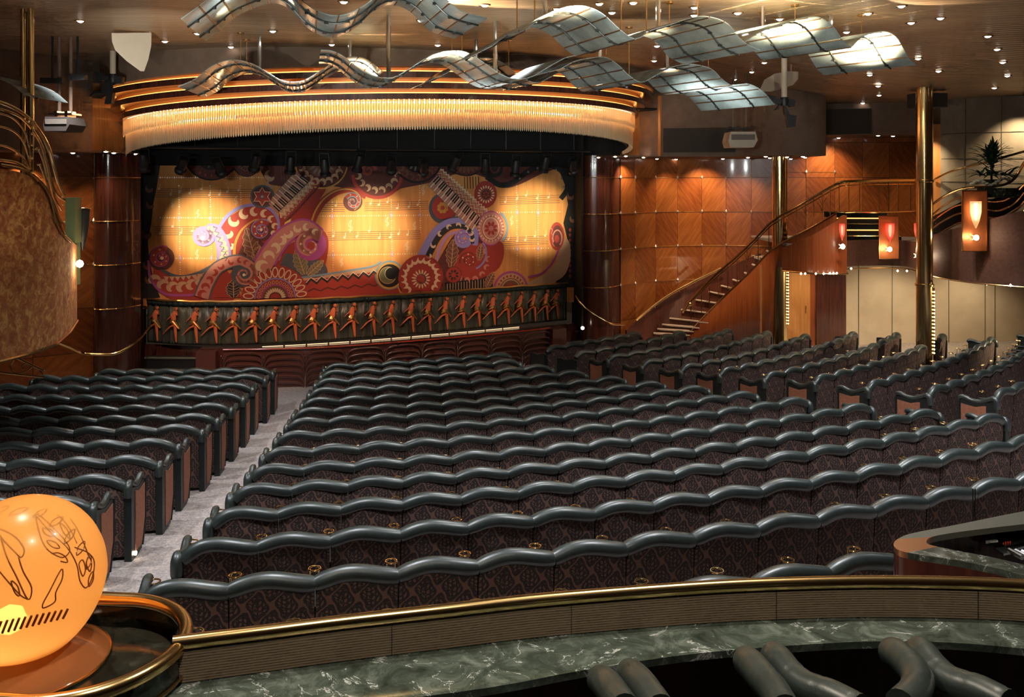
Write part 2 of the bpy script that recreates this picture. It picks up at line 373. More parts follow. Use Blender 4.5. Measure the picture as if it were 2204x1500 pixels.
def parent_loc(p):
    v = Vector((0, 0, 0))
    while p is not None: v = v+p.location; p = p.parent
    return v
def recentre(o):
    """move a top-level mesh's origin to the middle of its base"""
    vs = [v.co for v in o.data.vertices]
    c = Vector(((min(v.x for v in vs)+max(v.x for v in vs))/2, (min(v.y for v in vs)+max(v.y for v in vs))/2, min(v.z for v in vs)))
    o.data.transform(Matrix.Translation(-c)); o.location = c; return o
def thing(name, label, cat, loc=(0, 0, 0), rz=0, group=None):
    o = bpy.data.objects.new(name, None); COL.objects.link(o); o.empty_display_size = 0.1
    o.location = loc; o.rotation_euler = (0, 0, rz); tag(o, label, cat, group); return o
def tag(o, label, cat, group=None):
    o['label'] = label; o['category'] = cat
    if group: o['group'] = group
    return o
def struct(o): o['kind'] = 'structure'; return o
def smoothpath(pts, n=6, closed=False):
    P = [Vector(p) for p in pts]; N = len(P); out = []
    for i in range(N if closed else N-1):
        p1, p2 = P[i], P[(i+1) % N]
        p0 = P[i-1] if (i > 0 or closed) else p1*2-p2
        p3 = P[(i+2) % N] if (i+2 < N or closed) else p2*2-p1
        for k in range(n):
            t = k/n
            out.append(0.5*((2*p1)+(p2-p0)*t+(2*p0-5*p1+4*p2-p3)*t*t+(3*p1-p0-3*p2+p3)*t**3))
    if not closed: out.append(P[-1])
    return out
def lerp(a, b, t): return a+(b-a)*t
def interp(x, xs, ys):
    if x <= xs[0]: return ys[0]
    for i in range(len(xs)-1):
        if x <= xs[i+1]: return lerp(ys[i], ys[i+1], (x-xs[i])/(xs[i+1]-xs[i]))
    return ys[-1]
ORD = ['first', 'second', 'third', 'fourth', 'fifth', 'sixth', 'seventh', 'eighth', 'ninth', 'tenth', 'eleventh', 'twelfth', 'thirteenth',
       'fourteenth', 'fifteenth', 'sixteenth', 'seventeenth', 'eighteenth', 'nineteenth', 'twentieth', 'twenty-first', 'twenty-second', 'twenty-third', 'twenty-fourth', 'twenty-fifth']
def copy_tree(o, parent=None):
    c = o.copy(); COL.objects.link(c)
    if parent is not None: c.parent = parent
    for ch in list(o.children): copy_tree(ch, c)
    return c

# ------------------------------------------------------------------ hall geometry
CX, CY = -7.4, 33.0                        # all seat rows are arcs about this point, behind the stage
TH = [2.48, 2.67, 2.84, 2.98, 3.11, 3.22, 3.32, 3.41, 3.49, 3.56, 3.62, 3.67, 3.71, 3.745, 3.775]   # eye height above each row's seat tops
RR = [28.80, 27.62, 26.50, 25.44, 24.42, 23.45, 22.46, 21.45, 20.48, 19.62, 18.74, 17.82, 16.90, 16.03, 15.25]
ST = 0.92                                  # seat top above the floor
def floor_z(x, y):
    r = math.hypot(x-CX, y-CY)
    return interp(r, [RR[14]]+RR[13::-1]+[31], [0.0]+[H-TH[i]-ST for i in range(13, -1, -1)]+[1.30])
T_ = Vector((0.946, 0.325)); N_ = Vector((0.325, -0.946))      # along the stage, out of the stage

def ceil_z(x, y):
    sm = lambda t: 0 if t < 0 else 1 if t > 1 else t*t*(3-2*t)
    return 7.1-0.52*sm((x-4.0)/4.0)*sm((y-13.0)/6.0)
def on_ceiling(u, v):
    Y = 2.4*F/(V0-v)
    for _ in range(30):
        z = ceil_z((u-U0)/F*Y, Y); Y = lerp(Y, (z-H)*F/(V0-v), 0.6)
    x = (u-U0)/F*Y; return Vector((x, Y, ceil_z(x, Y)))
# floor
mb = MB(); NA, rads = 60, [4, 9, 12.5, 15.25]+[15.25+i*0.45 for i in range(1, 32)]+[31, 34, 38, 42]
for r in rads:
    for k in range(NA+1):
        a = math.radians(-160+200*k/NA); x, y = CX+r*math.cos(a), CY+r*math.sin(a); mb.v.append((x, y, floor_z(x, y)))
for i in range(len(rads)-1):
    for k in range(NA): mb.f.append((i*(NA+1)+k, i*(NA+1)+k+1, (i+1)*(NA+1)+k+1, (i+1)*(NA+1)+k)[::-1]); mb.mi.append(0)
struct(mb.obj('floor', CARPET))
# ceiling
mb = MB(); xs = [-16+i*1.0 for i in range(33)]; ys = [-4+i*1.0 for i in range(35)]
for y in ys:
    for x in xs: mb.v.append((x, y, ceil_z(x, y)))
for j in range(len(ys)-1):
    for i in range(len(xs)-1): mb.f.append((j*33+i, (j+1)*33+i, (j+1)*33+i+1, j*33+i+1)); mb.mi.append(0)
struct(mb.obj('ceiling', CEILM))
# far enclosing walls (reflected by the brass; mostly outside the frame)
mb = MB(); mb.wall([(-16, -4), (16, -4)], 0, 7.1); struct(mb.obj('wall_rear', TAUPE))
mb = MB(); mb.wall([(-13.5, -4), (-13.5, 19.0)], 0, 7.1); struct(mb.obj('wall_left', DKCHERRY))
mb = MB(); mb.wall([(14.5, -4), (14.5, 24.5)], 0, 7.1); struct(mb.obj('wall_right', TAUPE))
# ------------------------------------------------------------------ seats
SW = 0.56
def wave(t): return 0.046*math.sin(PI*t)**1.25 + 0.007*math.sin(2*PI*t) + 0.004
ZC = ST-0.050
def top_mesh(endl=False, endr=False):
    mb = MB(); N = 16; pts = []; rs = []
    for i in range(N+1):
        t = i/N; e = 0.0
        if endl and t < 0.3: e = -0.05*((0.3-t)/0.3)**2
        if endr and t > 0.7: e = -0.05*((t-0.7)/0.3)**2
        z = ZC+wave(t)-0.02+e
        k = min(t, 1-t)*N
        r = 0.060-(0.010 if k < 0.5 else 0.003 if k < 1.5 else 0)
        pts.append((-SW/2+t*SW*0.998+0.0006, 0.0+0.006*math.sin(2*PI*t), z)); rs.append(r)
    mb.tube(pts, rs, 12)
    return mb.mesh('padded_top', LEATHER, ang=60)
def back_mesh():
    mb = MB(); N = 12; W2 = SW/2-0.005; vs = []
    rows = []
    zs = [0.04, 0.09, 0.3, 0.5, 0.68, 0.80, 1.0]
    for k, zz in enumerate(zs):
        row = []
        for i in range(N+1):
            t = i/N; x = -W2+2*W2*t
            top = ZC+wave(t)-0.03-0.05*max(0, (abs(2*t-1)-0.75)/0.25)**2
            z = top if zz == 1.0 else zz
            wd = 1.0 if zz > 0.09 else 0.99
            bulge = 0.022*(1-(2*t-1)**4)*(1-0.3*abs(z-0.55))
            row.append((x*wd, -0.020-bulge+0.10*max(0, (0.75-z))*0.7, z))
        rows.append(row)
    for row in rows: vs += row
    for row in rows: vs += [(p[0], p[1]+0.075, p[2]) for p in row]
    m = N+1; R = len(zs); fs = []
    o = R*m
    for k in range(R-1):
        for i in range(N):
            a = k*m+i; fs.append((a, a+1, a+1+m, a+m)); fs.append((o+a, o+a+m, o+a+m+1, o+a+1))
        fs.append((k*m, (k+1)*m, o+(k+1)*m, o+k*m)); e = k*m+N; fs.append((e, o+e, o+e+m, e+m))
    for i in range(N):
        fs.append((i, o+i, o+i+1, i+1)); e = (R-1)*m+i; fs.append((e, e+1, o+e+1, o+e))
    mb.add(vs, fs); return mb.mesh('backrest', DAMASK, ang=50)
def cushion_mesh():
    mb = MB(); W2 = SW/2-0.035; prof = [(0.09, 0.36), (0.08, 0.42), (0.12, 0.465), (0.30, 0.485), (0.48, 0.475), (0.545, 0.44), (0.55, 0.37), (0.52, 0.33), (0.12, 0.33)]
    mb.prism([(-W2, y, z) for y, z in prof], (2*W2, 0, 0)); return mb.mesh('seat_cushion', DAMASK, ang=40)
def arm_mesh(x):
    mb = MB()
    mb.box((x, 0.29, 0.32), (0.035, 0.34, 0.60))
    prof = []
    mb.tube([(x, 0.05, 0.655), (x, 0.20, 0.662), (x, 0.40, 0.668), (x, 0.47, 0.662), (x, 0.50, 0.64)], [0.034, 0.038, 0.040, 0.036, 0.018], 8, sq=0.6)
    return mb.mesh('armrest', DKGREEN, ang=50)
def ring_mesh(x):
    mb = MB(); c = (x, 0.43); r = 0.043
    for zz, rr in ((0.776, 0.0065),):
        mb.tube([(c[0]+r*math.cos(2*PI*k/16), c[1]+r*math.sin(2*PI*k/16), zz) for k in range(16)], rr, 6, closed=True)
    for k in range(4):
        a = 2*PI*k/4+0.7; mb.tube([(c[0]+r*math.cos(a), c[1]+r*math.sin(a), 0.69), (c[0]+r*math.cos(a), c[1]+r*math.sin(a), 0.772)], 0.003, 5)
    return mb.mesh('cup_ring', BRASS)
def end_meshes(s):      # s: -1 left end of a row, +1 right end
    x = s*(SW/2+0.044); xo = x+s*0.042; mb = MB()
    # upholstered end unit: broad dark upright at the back, slanting foot
    q = [(-0.035, 0.0), (0.36, 0.0), (0.485, 0.30), (0.485, 0.74), (0.40, 0.75), (0.25, 0.73), (0.12, 0.76), (0.0, 0.79), (-0.04, 0.76)]
    mb.prism([(x-0.038, y, z) for y, z in q], (0.076, 0, 0))
    mb.tube([(xo, 0.485, 0.74), (xo, 0.485, 0.30), (xo, 0.37, 0.03)], 0.012, 6)
    fr = mb.mesh('end_panel', DKGREEN, ang=50)
    mb = MB()
    q = [(0.10, 0.06), (0.34, 0.06), (0.455, 0.32), (0.455, 0.70), (0.36, 0.69), (0.25, 0.68), (0.14, 0.715), (0.10, 0.72)]
    mb.prism([(x+s*0.038, y, z) for y, z in q], (s*0.008, 0, 0)); ins = mb.mesh('panel_inset', PANELIN, smooth=False)
    mb = MB(); mb.tube([(xo, 0.06, 0.06), (xo+s*0.02, 0.06, 0.06)], 0.022, 10); lamp = mb.mesh('aisle_lamp', BULB)
    top = [(x, -0.035, 0.70), (x, -0.03, 0.80), (x, 0.02, 0.835), (x, 0.10, 0.80), (x, 0.20, 0.755), (x, 0.32, 0.755), (x, 0.41, 0.785), (x, 0.48, 0.78), (x, 0.505, 0.74)]
    mb = MB(); P = smoothpath(top, 3); mb.tube(P, [0.046, 0.048, 0.048, 0.047, 0.045, 0.043, 0.040]+[0.036]*(len(P)-10)+[0.034, 0.028, 0.014], 10); roll = mb.mesh('arm_roll', LEATHER, ang=60)
    return fr, ins, roll, lamp
ME = dict(top=top_mesh(), topl=top_mesh(endl=True), topr=top_mesh(endr=True), back=back_mesh(), cush=cushion_mesh(),
          arml=arm_mesh(-SW/2), armr=arm_mesh(SW/2), ring=ring_mesh(-SW/2), ringr=ring_mesh(SW/2))
ENDS = {-1: end_meshes(-1), 1: end_meshes(1)}
def child(name, me, parent):
    o = bpy.data.objects.new(name, me); COL.objects.link(o); o.parent = parent; return o
def seat(loc, rz, label, group, endl, endr, lamp=False):
    t = thing('theatre_seat', label, 'seat', loc, rz, group)
    child('padded_top', ME['topl' if endl else 'topr' if endr else 'top'], t)
    child('backrest', ME['back'], t); child('seat_cushion', ME['cush'], t)
    child('armrest', ME['arml'], t); child('cup_ring', ME['ring'], t)
    for s, e in ((-1, endl), (1, endr)):
        if e:
            fr = child('end_panel', ENDS[s][0], t); child('panel_inset', ENDS[s][1], fr); child('arm_roll', ENDS[s][2], fr)
            if lamp: child('aisle_lamp', ENDS[s][3], fr)
    return t
# radii corrections measured at the ends of each row
def ang_of(row, u, v):
    Y = TH[row]*F/(v-V0); x = (u-U0)/F*Y; return math.atan2(x-CX, CY-Y), math.hypot(x-CX, Y-CY)
Lc = {14:(700,785),13:(690,800),12:(680,815),11:(668,832),10:(652,852),9:(640,874),8:(625,897),7:(606,922),6:(578,958),5:(547,1002),4:(508,1048),3:(460,1108),2:(400,1175),1:(302,1275),0:(205,1390)}
Rc = {14:(1082,762),13:(1141,773),12:(1207,786),11:(1280,798),10:(1358,813),9:(1447,824),8:(1543,834),7:(1650,846),6:(1765,857),5:(1900,872),4:(2048,883)}
Rb = {14:((1178,747),(1370,712)),13:((1238,760),(1468,710)),12:((1310,767),(1568,706)),11:((1382,780),(1653,710)),10:((1465,790),(1738,717)),9:((1550,798),(1838,712)),
      8:((1645,810),(1933,714)),7:((1753,815),(2032,717)),6:((1868,828),(2137,724)),5:((2000,842),(2330,720)),4:((2143,849),(2480,720))}
Lb = {14:(580,795),13:(563,808),12:(538,826),11:(517,848),10:(488,876),9:(458,898),8:(425,921),7:(378,946),6:(337,982),5:(267,1026),4:(192,1070),3:(95,1125)}
Lb0 = {14:(223,792),13:(97,803)}
plan = []          # (row, block, index, count, x, y, rz, endl, endr, size)
def place_row(row, block, th0, r0, th1, r1, n=None, anchor='l', flat=True):
    rm = (r0+r1)/2; n = n or max(1, round((th1-th0)*rm/SW))
    step = (th1-th0)/n
    for i in range(n):
        a0 = th0+i*step; a1 = a0+step
        rr0 = lerp(r0, r1, i/n); rr1 = lerp(r0, r1, (i+1)/n)
        p0 = Vector((CX+rr0*math.sin(a0), CY-rr0*math.cos(a0))); p1 = Vector((CX+rr1*math.sin(a1), CY-rr1*math.cos(a1)))
        m = (p0+p1)/2; rz = math.atan2(p1.y-p0.y, p1.x-p0.x)
        u = U0+F*m.x/m.y; v = V0+F*TH[row]/m.y
        yield i, n, m.x, m.y, rz, u, v
VIS = (-40, 2255)
for row in range(15):
    segs = []
    a, r = ang_of(row, *Lc[row]); r = RR[row]-0.08
    sx = {0:(1630,1245),1:(858,1220),2:(863,1138),3:(867,1075),4:(867,1027),5:(870,988),6:(871,952),7:(873,918),8:(875,890),9:(875,870),10:(877,847),11:(877,825),12:(878,805),13:(880,788),14:(882,777)}[row]
    am, _ = ang_of(row, *sx); dA = SW/RR[row]      # seats keep step with the seam seen in the middle of each row
    if row == 0: a = ang_of(1, 302, 1275)[0]-0.012
    a = am-round((am-a)/dA)*dA
    if row in Rc:
        a1, r1 = ang_of(row, *Rc[row]); r1 = lerp(RR[row], r1, 0.75)
    else:
        r1 = RR[row]+0.05; a1 = a+SW/RR[row]*(20 if row < 3 else 17)
    a1 = a+round((a1-a)/dA)*dA
    segs.append(('centre', a, r, a1, r1))
    if row in Lb:
        b1, q1 = ang_of(row, *Lb[row]); q1 = RR[row]
        if row in Lb0: b0 = ang_of(row, *Lb0[row])[0]
        else: b0 = b1-SW/RR[row]*10
        segs.append(('left', b0, RR[row], b1, q1))
    if row in Rb:
        c0, s0 = ang_of(row, *Rb[row][0]); c1, s1 = ang_of(row, *Rb[row][1]); s1 = lerp(s1, RR[row], 0.25)
        if row in (4, 5): s1 = RR[row]-0.2
        segs.append(('right', c0, s0, c1, s1))
    for block, t0, r0, t1, r1 in segs:
        for i, n, x, y, rz, u, v in place_row(row, block, t0, r0, t1, r1):
            if u < VIS[0] or u > VIS[1] or y < 4.5: continue
            if row == 0 and x > 3.3: continue
            if (x-8.65)**2+(y-19.0)**2 < 0.30: continue       # the brass column stands here
            plan.append([row, block, i, n, x, y, rz])
plan.sort(key=lambda p: p[5])
keep, rest = plan[:300], plan[300:]
for row, block, i, n, x, y, rz in keep:
    endl, endr = i == 0, i == n-1
    if block == 'left': k, side = n-1-i, 'aisle'
    elif block == 'centre': k, side = i, 'left aisle'
    else: k, side = i, 'aisle'
    rowtxt = ORD[row]+' row from the brass rail' if row < 8 else ORD[14-row]+' row from the stage'
    lab = 'damask seat, %s from the %s, %s block, %s' % (ORD[k], side, block, rowtxt)
    seat((x, y, floor_z(x, y)), rz, lab, block+' block theatre seats', endl, endr, lamp=(block == 'left' and endr and row in (4, 5)))
print('SEATS', len(plan), len(keep), len(rest))
if rest:      # the few seats past three hundred, farthest away
    import bmesh
    bm = bmesh.new(); order = [DAMASK, LEATHER, DKGREEN, BRASS]
    idx = {m.name: k for k, m in enumerate(order)}
    def addme(me, M):
        n0 = len(bm.faces); bm.from_mesh(me); bm.faces.ensure_lookup_table(); bm.verts.ensure_lookup_table()
        mi = idx.get(me.materials[0].name, 0); nv = set()
        for f in bm.faces[n0:]:
            f.material_index = mi; f.smooth = True
            nv.update(f.verts)
        for v in nv: v.co = M @ v.co
    for row, block, i, n, x, y, rz in rest:
        M = Matrix.Translation((x, y, floor_z(x, y))) @ Matrix.Rotation(rz, 4, 'Z')
        for key in ('topl' if i == 0 else 'topr' if i == n-1 else 'top', 'back', 'cush', 'arml'): addme(ME[key], M)
        for s, e in ((-1, i == 0), (1, i == n-1)):
            if e: addme(ENDS[s][0], M)
    me = bpy.data.meshes.new('far_seats'); bm.to_mesh(me); bm.free()
    for m in order: me.materials.append(m)
    o = bpy.data.objects.new('far_theatre_seats', me); COL.objects.link(o)
    tag(o, 'distant theatre seats in the front rows nearest the stage', 'seats'); o['kind'] = 'stuff'
# ------------------------------------------------------------------ stage, proscenium and canopy
def plane_at(u, v, p0, d):      # point of the vertical plane through plan point p0 along plan direction d
    k = (u-U0)/F; Y = (p0[1]*d[0]-p0[0]*d[1])/(d[0]-k*d[1]); return at(u, v, Y)
# painted front drop
CP, CD = (-7.8, 21.3), (0.9552, 0.2960); CN = Vector((0.2960, -0.9552, 0))
def cur(u, v): return plane_at(u, v, CP, CD)
CO = cur(770, 480)
def loc(u, v):                  # curtain coordinates (metres right, metres up) of a point
    p = cur(u, v)-CO; return (p.x*CD[0]+p.y*CD[1], p.z)
def cw(s, z, layer): return CO+Vector((CD[0]*s, CD[1]*s, z))+CN*(0.004*layer)
def m_drop():
    m = mat('painted_gold_drop', (0.7, 0.3, 0.07), 0.75); t = NT(m); o = t.obj(); x, y, z = t.xyz(o)
    n = t.noise(o, 1.5, 4, 0.6, 0.3, (5, 5, 0.35)); t.base(t.ramp(n, [(0.3, (0.70, 0.25, 0.065)), (0.7, (0.84, 0.38, 0.11))]))
    t.bump(t.noise(o, 2, 3, 0.5, 0, (6, 6, 0.4)), 0.4, 0.04); return m
pal = dict(drop=m_drop(), red=(0.42, 0.045, 0.03), dark=(0.035, 0.03, 0.03), black=(0.012, 0.01, 0.01), cream=(0.80, 0.58, 0.36), pink=(0.62, 0.24, 0.19),
           blue=(0.30, 0.27, 0.62), mag=(0.45, 0.08, 0.30), gold=(0.72, 0.36, 0.07), slate=(0.10, 0.11, 0.13), brown=(0.20, 0.08, 0.045), lav=(0.50, 0.28, 0.50),
           tan=(0.62, 0.35, 0.20), olive=(0.20, 0.19, 0.09), yel=(0.85, 0.62, 0.16), maroon=(0.13, 0.03, 0.022), grey=(0.28, 0.20, 0.17), sky=(0.22, 0.33, 0.42), bead=(1.0, 0.8, 0.55))
PM, PN = [], []
for k, c in pal.items():
    PN.append(k); PM.append(c if not isinstance(c, tuple) else mat('paint_'+k, c, 0.7 if k != 'bead' else 0.25))
art = MB()
def setc(c): art.cur = PN.index(c)
PX = 1/86.0                      # a pixel of the photograph in curtain metres, roughly
def poly(c, L, pts, px=True):
    setc(c); q = [loc(*p) if px else p for p in pts]
    w3 = [cw(s, z, L) for s, z in q]
    n = len(w3); art.add(w3, [tuple(range(n))])
def strip(c, L, pts, w0, w1=None, px=True, closed=False):
    """painted line of width w0..w1 (metres) through points"""
    setc(c); q = [loc(*p) if px else p for p in pts]; w1 = w0 if w1 is None else w1
    N = len(q); vs = []
    for i in range(N):
        a = q[i-1] if (i or closed) else q[i]; b = q[(i+1) % N] if (i < N-1 or closed) else q[i]
        dx, dz = b[0]-a[0], b[1]-a[1]; l = math.hypot(dx, dz) or 1; w_ = lerp(w0, w1, i/max(1, N-1))/2
        vs += [cw(q[i][0]-dz/l*w_, q[i][1]+dx/l*w_, L), cw(q[i][0]+dz/l*w_, q[i][1]-dx/l*w_, L)]
    fs = [(2*i, 2*i+1, (2*i+3) % (2*N), (2*i+2) % (2*N)) for i in range(N if closed else N-1)]
    art.add(vs, fs)
def curve(pts, n=6): return [(p.x, p.y) for p in smoothpath([(a, b, 0) for a, b in pts], n)]
def disc(c, L, u, v, r, n=28, a0=0, a1=360, ry=None):
    s, z = loc(u, v); r *= PX; ry = r if ry is None else ry*PX
    pts = [(s+r*math.cos(math.radians(lerp(a0, a1, k/n))), z+ry*math.sin(math.radians(lerp(a0, a1, k/n)))) for k in range(n+(0 if a1-a0 == 360 else 1))]
    poly(c, L, pts, px=False)
def ring(c, L, u, v, r, w, a0=0, a1=360, n=36, ry=None):
    s, z = loc(u, v); r *= PX; ry = r if ry is None else ry*PX
    pts = [(s+r*math.cos(math.radians(lerp(a0, a1, k/n))), z+ry*math.sin(math.radians(lerp(a0, a1, k/n)))) for k in range(n+1)]
    strip(c, L, pts, w*PX, px=False)
def petals(c, L, u, v, r0, r1, n, wd, a0=0, a1=360):
    s, z = loc(u, v)
    for k in range(n):
        a = math.radians(a0+(a1-a0)*(k+0.5)/n); m_, h_ = (r0+r1)/2*PX, (r1-r0)/2*PX
        ca, sa = math.cos(a), math.sin(a)
        pts = []
        for j in range(10):
            b = 2*PI*j/10; x, y = m_+h_*math.cos(b), wd*PX*math.sin(b)
            pts.append((s+x*ca-y*sa, z+x*sa+y*ca))
        poly(c, L, pts, px=False)
def comma(c, L, s, z, r, a):      # a curl: bulb with a tail
    pts = []
    for k in range(14):
        t = k/13; b = a+t*3.9; rr = r*(1-0.55*t); pts.append((s+rr*math.cos(b), z+rr*math.sin(b)))
    setc(c); N = len(pts); vs = []
    for i, p in enumerate(pts):
        q = pts[min(i+1, N-1)]; o_ = pts[max(i-1, 0)]; dx, dz = q[0]-o_[0], q[1]-o_[1]; l = math.hypot(dx, dz) or 1
        w_ = r*lerp(0.08, 0.42, math.sin(PI*min(1, i/N*1.1)))
        vs += [cw(p[0]-dz/l*w_, p[1]+dx/l*w_, L), cw(p[0]+dz/l*w_, p[1]-dx/l*w_, L)]
    art.add(vs, [(2*i, 2*i+1, 2*i+3, 2*i+2) for i in range(N-1)])
def commas(c, L, u, v, R, n, a0, a1, r, spin=0.0):
    s, z = loc(u, v)
    for k in range(n):
        a = math.radians(lerp(a0, a1, k/max(1, n-1))); comma(c, L, s+R*PX*math.cos(a), z+R*PX*math.sin(a), r*PX, a+spin)
def spiral(L, u, v, r, cout, cfill, cin, dirn=1, a0=0, turns=1.6, tail=None, wd=0.30, dots=None):
    """a scroll: wound band that may run out into a tail (pixels)"""
    s, z = loc(u, v); pts = []
    for k in range(40):
        t = k/39; a = math.radians(a0)+dirn*turns*2*PI*(1-t); rr = r*PX*(0.12+0.88*t)*(1-wd/2)
        pts.append((s+rr*math.cos(a), z+rr*math.sin(a)))
    disc(cin, L, u, v, r*0.97)
    if tail:
        tq = [loc(*p) for p in tail]; pts2 = curve([pts[-1]]+tq, 6)
        strip(cout, L+1, pts[20:]+pts2[1:], r*PX*wd*1.5, r*PX*wd*3.4, px=False); strip(cfill, L+2, pts[20:]+pts2[1:], r*PX*wd*1.0, r*PX*wd*2.7, px=False)
        if dots:
            for k in range(2, len(pts2), 3): comma(dots, L+3, pts2[k][0], pts2[k][1], r*PX*wd*(0.5+0.5*k/len(pts2)), k*0.3)
    strip(cout, L+1, pts, r*PX*0.08, r*PX*wd*1.25, px=False); strip(cfill, L+2, pts, r*PX*0.05, r*PX*wd*0.8, px=False)
    if dots:
        for k in range(8, 40, 4): disc_s(dots, L+3, pts[k][0], pts[k][1], r*PX*wd*0.22*(0.4+0.6*k/40))
def disc_s(c, L, s, z, r): poly(c, L, [(s+r*math.cos(2*PI*k/8), z+r*math.sin(2*PI*k/8)) for k in range(8)], px=False)
def zig(c, L, p0, p1, n, amp, wd):
    a, b = loc(*p0), loc(*p1); dx, dz = b[0]-a[0], b[1]-a[1]; l = math.hypot(dx, dz); nx, nz = -dz/l, dx/l
    pts = [(a[0]+dx*k/n+nx*amp*PX*(1 if k % 2 else -1), a[1]+dz*k/n+nz*amp*PX*(1 if k % 2 else -1)) for k in range(n+1)]
    strip(c, L, pts, wd*PX, px=False)
def leaf(L, base, tip, wd, fill='brown', line='tan'):
    a, b = loc(*base), loc(*tip); dx, dz = b[0]-a[0], b[1]-a[1]; l = math.hypot(dx, dz); nx, nz = -dz/l, dx/l
    def pt(t, s): 
        ww = wd*PX*(math.sin(PI*min(1, t*0.96+0.04))**0.7)*(1+0.16*math.sin(t*34))
        return (a[0]+dx*t+nx*ww*s, a[1]+dz*t+nz*ww*s)
    out = [pt(k/20, 1) for k in range(21)]+[pt(k/20, -1) for k in range(20, -1, -1)]
    cen = [pt(k/20, 0) for k in range(21)]
    setc(fill)
    for sd in (1, -1):
        vs = [cw(*pt(k/20, sd), L) for k in range(21)]+[cw(*q, L) for q in cen]
        art.add(vs, [(k, k+1, 22+k, 21+k) for k in range(20)])
    strip(line, L+1, out, 1.1*PX, px=False); strip(line, L+1, [pt(k/20, 0) for k in range(21)], 1.6*PX, px=False)
    for k in range(3, 18, 3):
        for sd in (1, -1): strip(line, L+1, [pt(k/20, 0), pt(k/20+0.13, sd*0.8)], 0.8*PX, px=False)

# ground
poly('drop', 0, [(305, 268), (1245, 268), (1245, 650), (305, 665)])
# staves, notes, beaded grid
def stave(u0, v0, u1, v1, gap, seedn):
    for k in range(5): strip('brown', 1, [(u0, v0+gap*k), (u1, v1+gap*k)], 1.1*PX)
    rnd = random.Random(seedn); u = u0+12
    while u < u1-6:
        vv = lerp(v0, v1, (u-u0)/(u1-u0))+gap*rnd.uniform(-0.5, 3.5); disc('cream', 2, u, vv, 2.6, 8); strip('cream', 2, [(u+2.2, vv), (u+2.2, vv-11)], 1.2*PX); u += rnd.uniform(17, 27)
stave(330, 406, 548, 408, 4.4, 1); stave(333, 488, 430, 488, 4.4, 2); stave(688, 438, 742, 438, 4.2, 3); stave(785, 437, 922, 433, 4.2, 4)
stave(705, 500, 905, 497, 4.2, 5); stave(1075, 424, 1205, 420, 4, 6); stave(1082, 512, 1180, 508, 4, 7)
for (x, y, sc) in ((754, 487, 1), (508, 432, 0.8), (424, 548, 0.8), (426, 460, 0.7), (833, 478, 0.8), (892, 487, 0.7), (876, 530, 0.8), (1101, 475, 0.8), (735, 565, 0.7), (371, 438, 0.7), (911, 410, 0.8)):
    strip('cream', 2, curve([(x-4*sc, y+7*sc), (x+1, y+9*sc), (x+4*sc, y+2*sc), (x-4*sc, y-1*sc), (x-1*sc, y-10*sc), (x+3*sc, y-13*sc), (x+1*sc, y-6*sc), (x-1*sc, y+14*sc)], 4), 1.3*PX)
def beads(u0, v0, u1, v1):
    L_ = math.hypot(u1-u0, v1-v0); n = int(L_/5)
    for k in range(n+1): disc('bead', 2, lerp(u0, u1, k/n), lerp(v0, v1, k/n), 1.0 if k % 3 else 1.5, 6)
for a in ((345, 382, 572, 382), (345, 468.5, 500, 469), (350, 556, 470, 556), (680, 465, 940, 463), (705, 549, 912, 546), (1070, 457, 1205, 456), (1075, 536, 1180, 534)): beads(*a)
for a in ((385, 400, 388, 590), (452, 400, 456, 560), (517, 385, 519, 445), (715, 420, 717, 580), (842, 430, 844, 580), (903, 400, 905, 500), (1112, 400, 1113, 580), (1158, 420, 1158, 570)): beads(*a)
for (x, y) in ((385, 469), (453, 470), (388, 555), (455, 555), (715, 465), (842, 463), (904, 462), (716, 549), (844, 547), (1113, 457), (1158, 458), (1113, 536), (1158, 535)):
    poly('lav', 3, [(x, y-7), (x+3.4, y), (x, y+7), (x-3.4, y)]); poly('cream', 4, [(x, y-4), (x+1.6, y), (x, y+4), (x-1.6, y)])
# dark ornamental border round the top and sides
poly('maroon', 5, [(305, 268), (1245, 268)]+curve([(1245, 372), (1210, 362), (1170, 372), (1120, 396), (1085, 404), (1050, 385), (1010, 372), (975, 376), (930, 392), (880, 402), (830, 412), (780, 418), (735, 404), (700, 400), (660, 405), (600, 400), (575, 392), (552, 356), (520, 360), (480, 380), (450, 384), (415, 364), (380, 352), (330, 352), (305, 352)], 4))
poly('black', 5, [(305, 350), (345, 350), (338, 400), (330, 440), (326, 480), (318, 520), (322, 560), (330, 600), (345, 640), (305, 642)])
poly('black', 5, [(1245, 350), (1200, 360), (1216, 400), (1222, 440), (1212, 480), (1222, 520), (1224, 560), (1200, 600), (1190, 618), (1245, 618)])
def medallion(u, v, r, cs, L=6, half=False):
    disc('black', L, u, v, r*1.06); disc(cs[0], L+1, u, v, r); disc(cs[1], L+2, u, v, r*0.62); petals(cs[2], L+3, u, v, r*0.3, r*0.56, 16, r*0.045); disc(cs[0], L+3, u, v, r*0.22); disc(cs[3], L+4, u, v, r*0.08)
medallion(455, 333, 50, ('maroon', 'black', 'brown', 'red')); petals('red', 9, 455, 333, 40, 46, 9, 2, 200, 340)
medallion(531, 352, 26, ('maroon', 'brown', 'black', 'grey'))
medallion(692, 348, 54, ('maroon', 'brown', 'grey', 'red')); commas('tan', 10, 692, 348, 43, 9, 195, 345, 8, 0.5); ring('gold', 10, 692, 350, 54, 3, 190, 350)
medallion(898, 340, 52, ('maroon', 'black', 'grey', 'brown')); commas('brown', 10, 898, 340, 42, 9, 190, 350, 7, 0.5); petals('red', 10, 898, 340, 46, 49, 11, 1.5, 190, 350); ring('black', 10, 898, 340, 53, 4)
medallion(1003, 328, 50, ('maroon', 'black', 'brown', 'grey')); petals('brown', 10, 1003, 328, 30, 46, 12, 4, 190, 350)
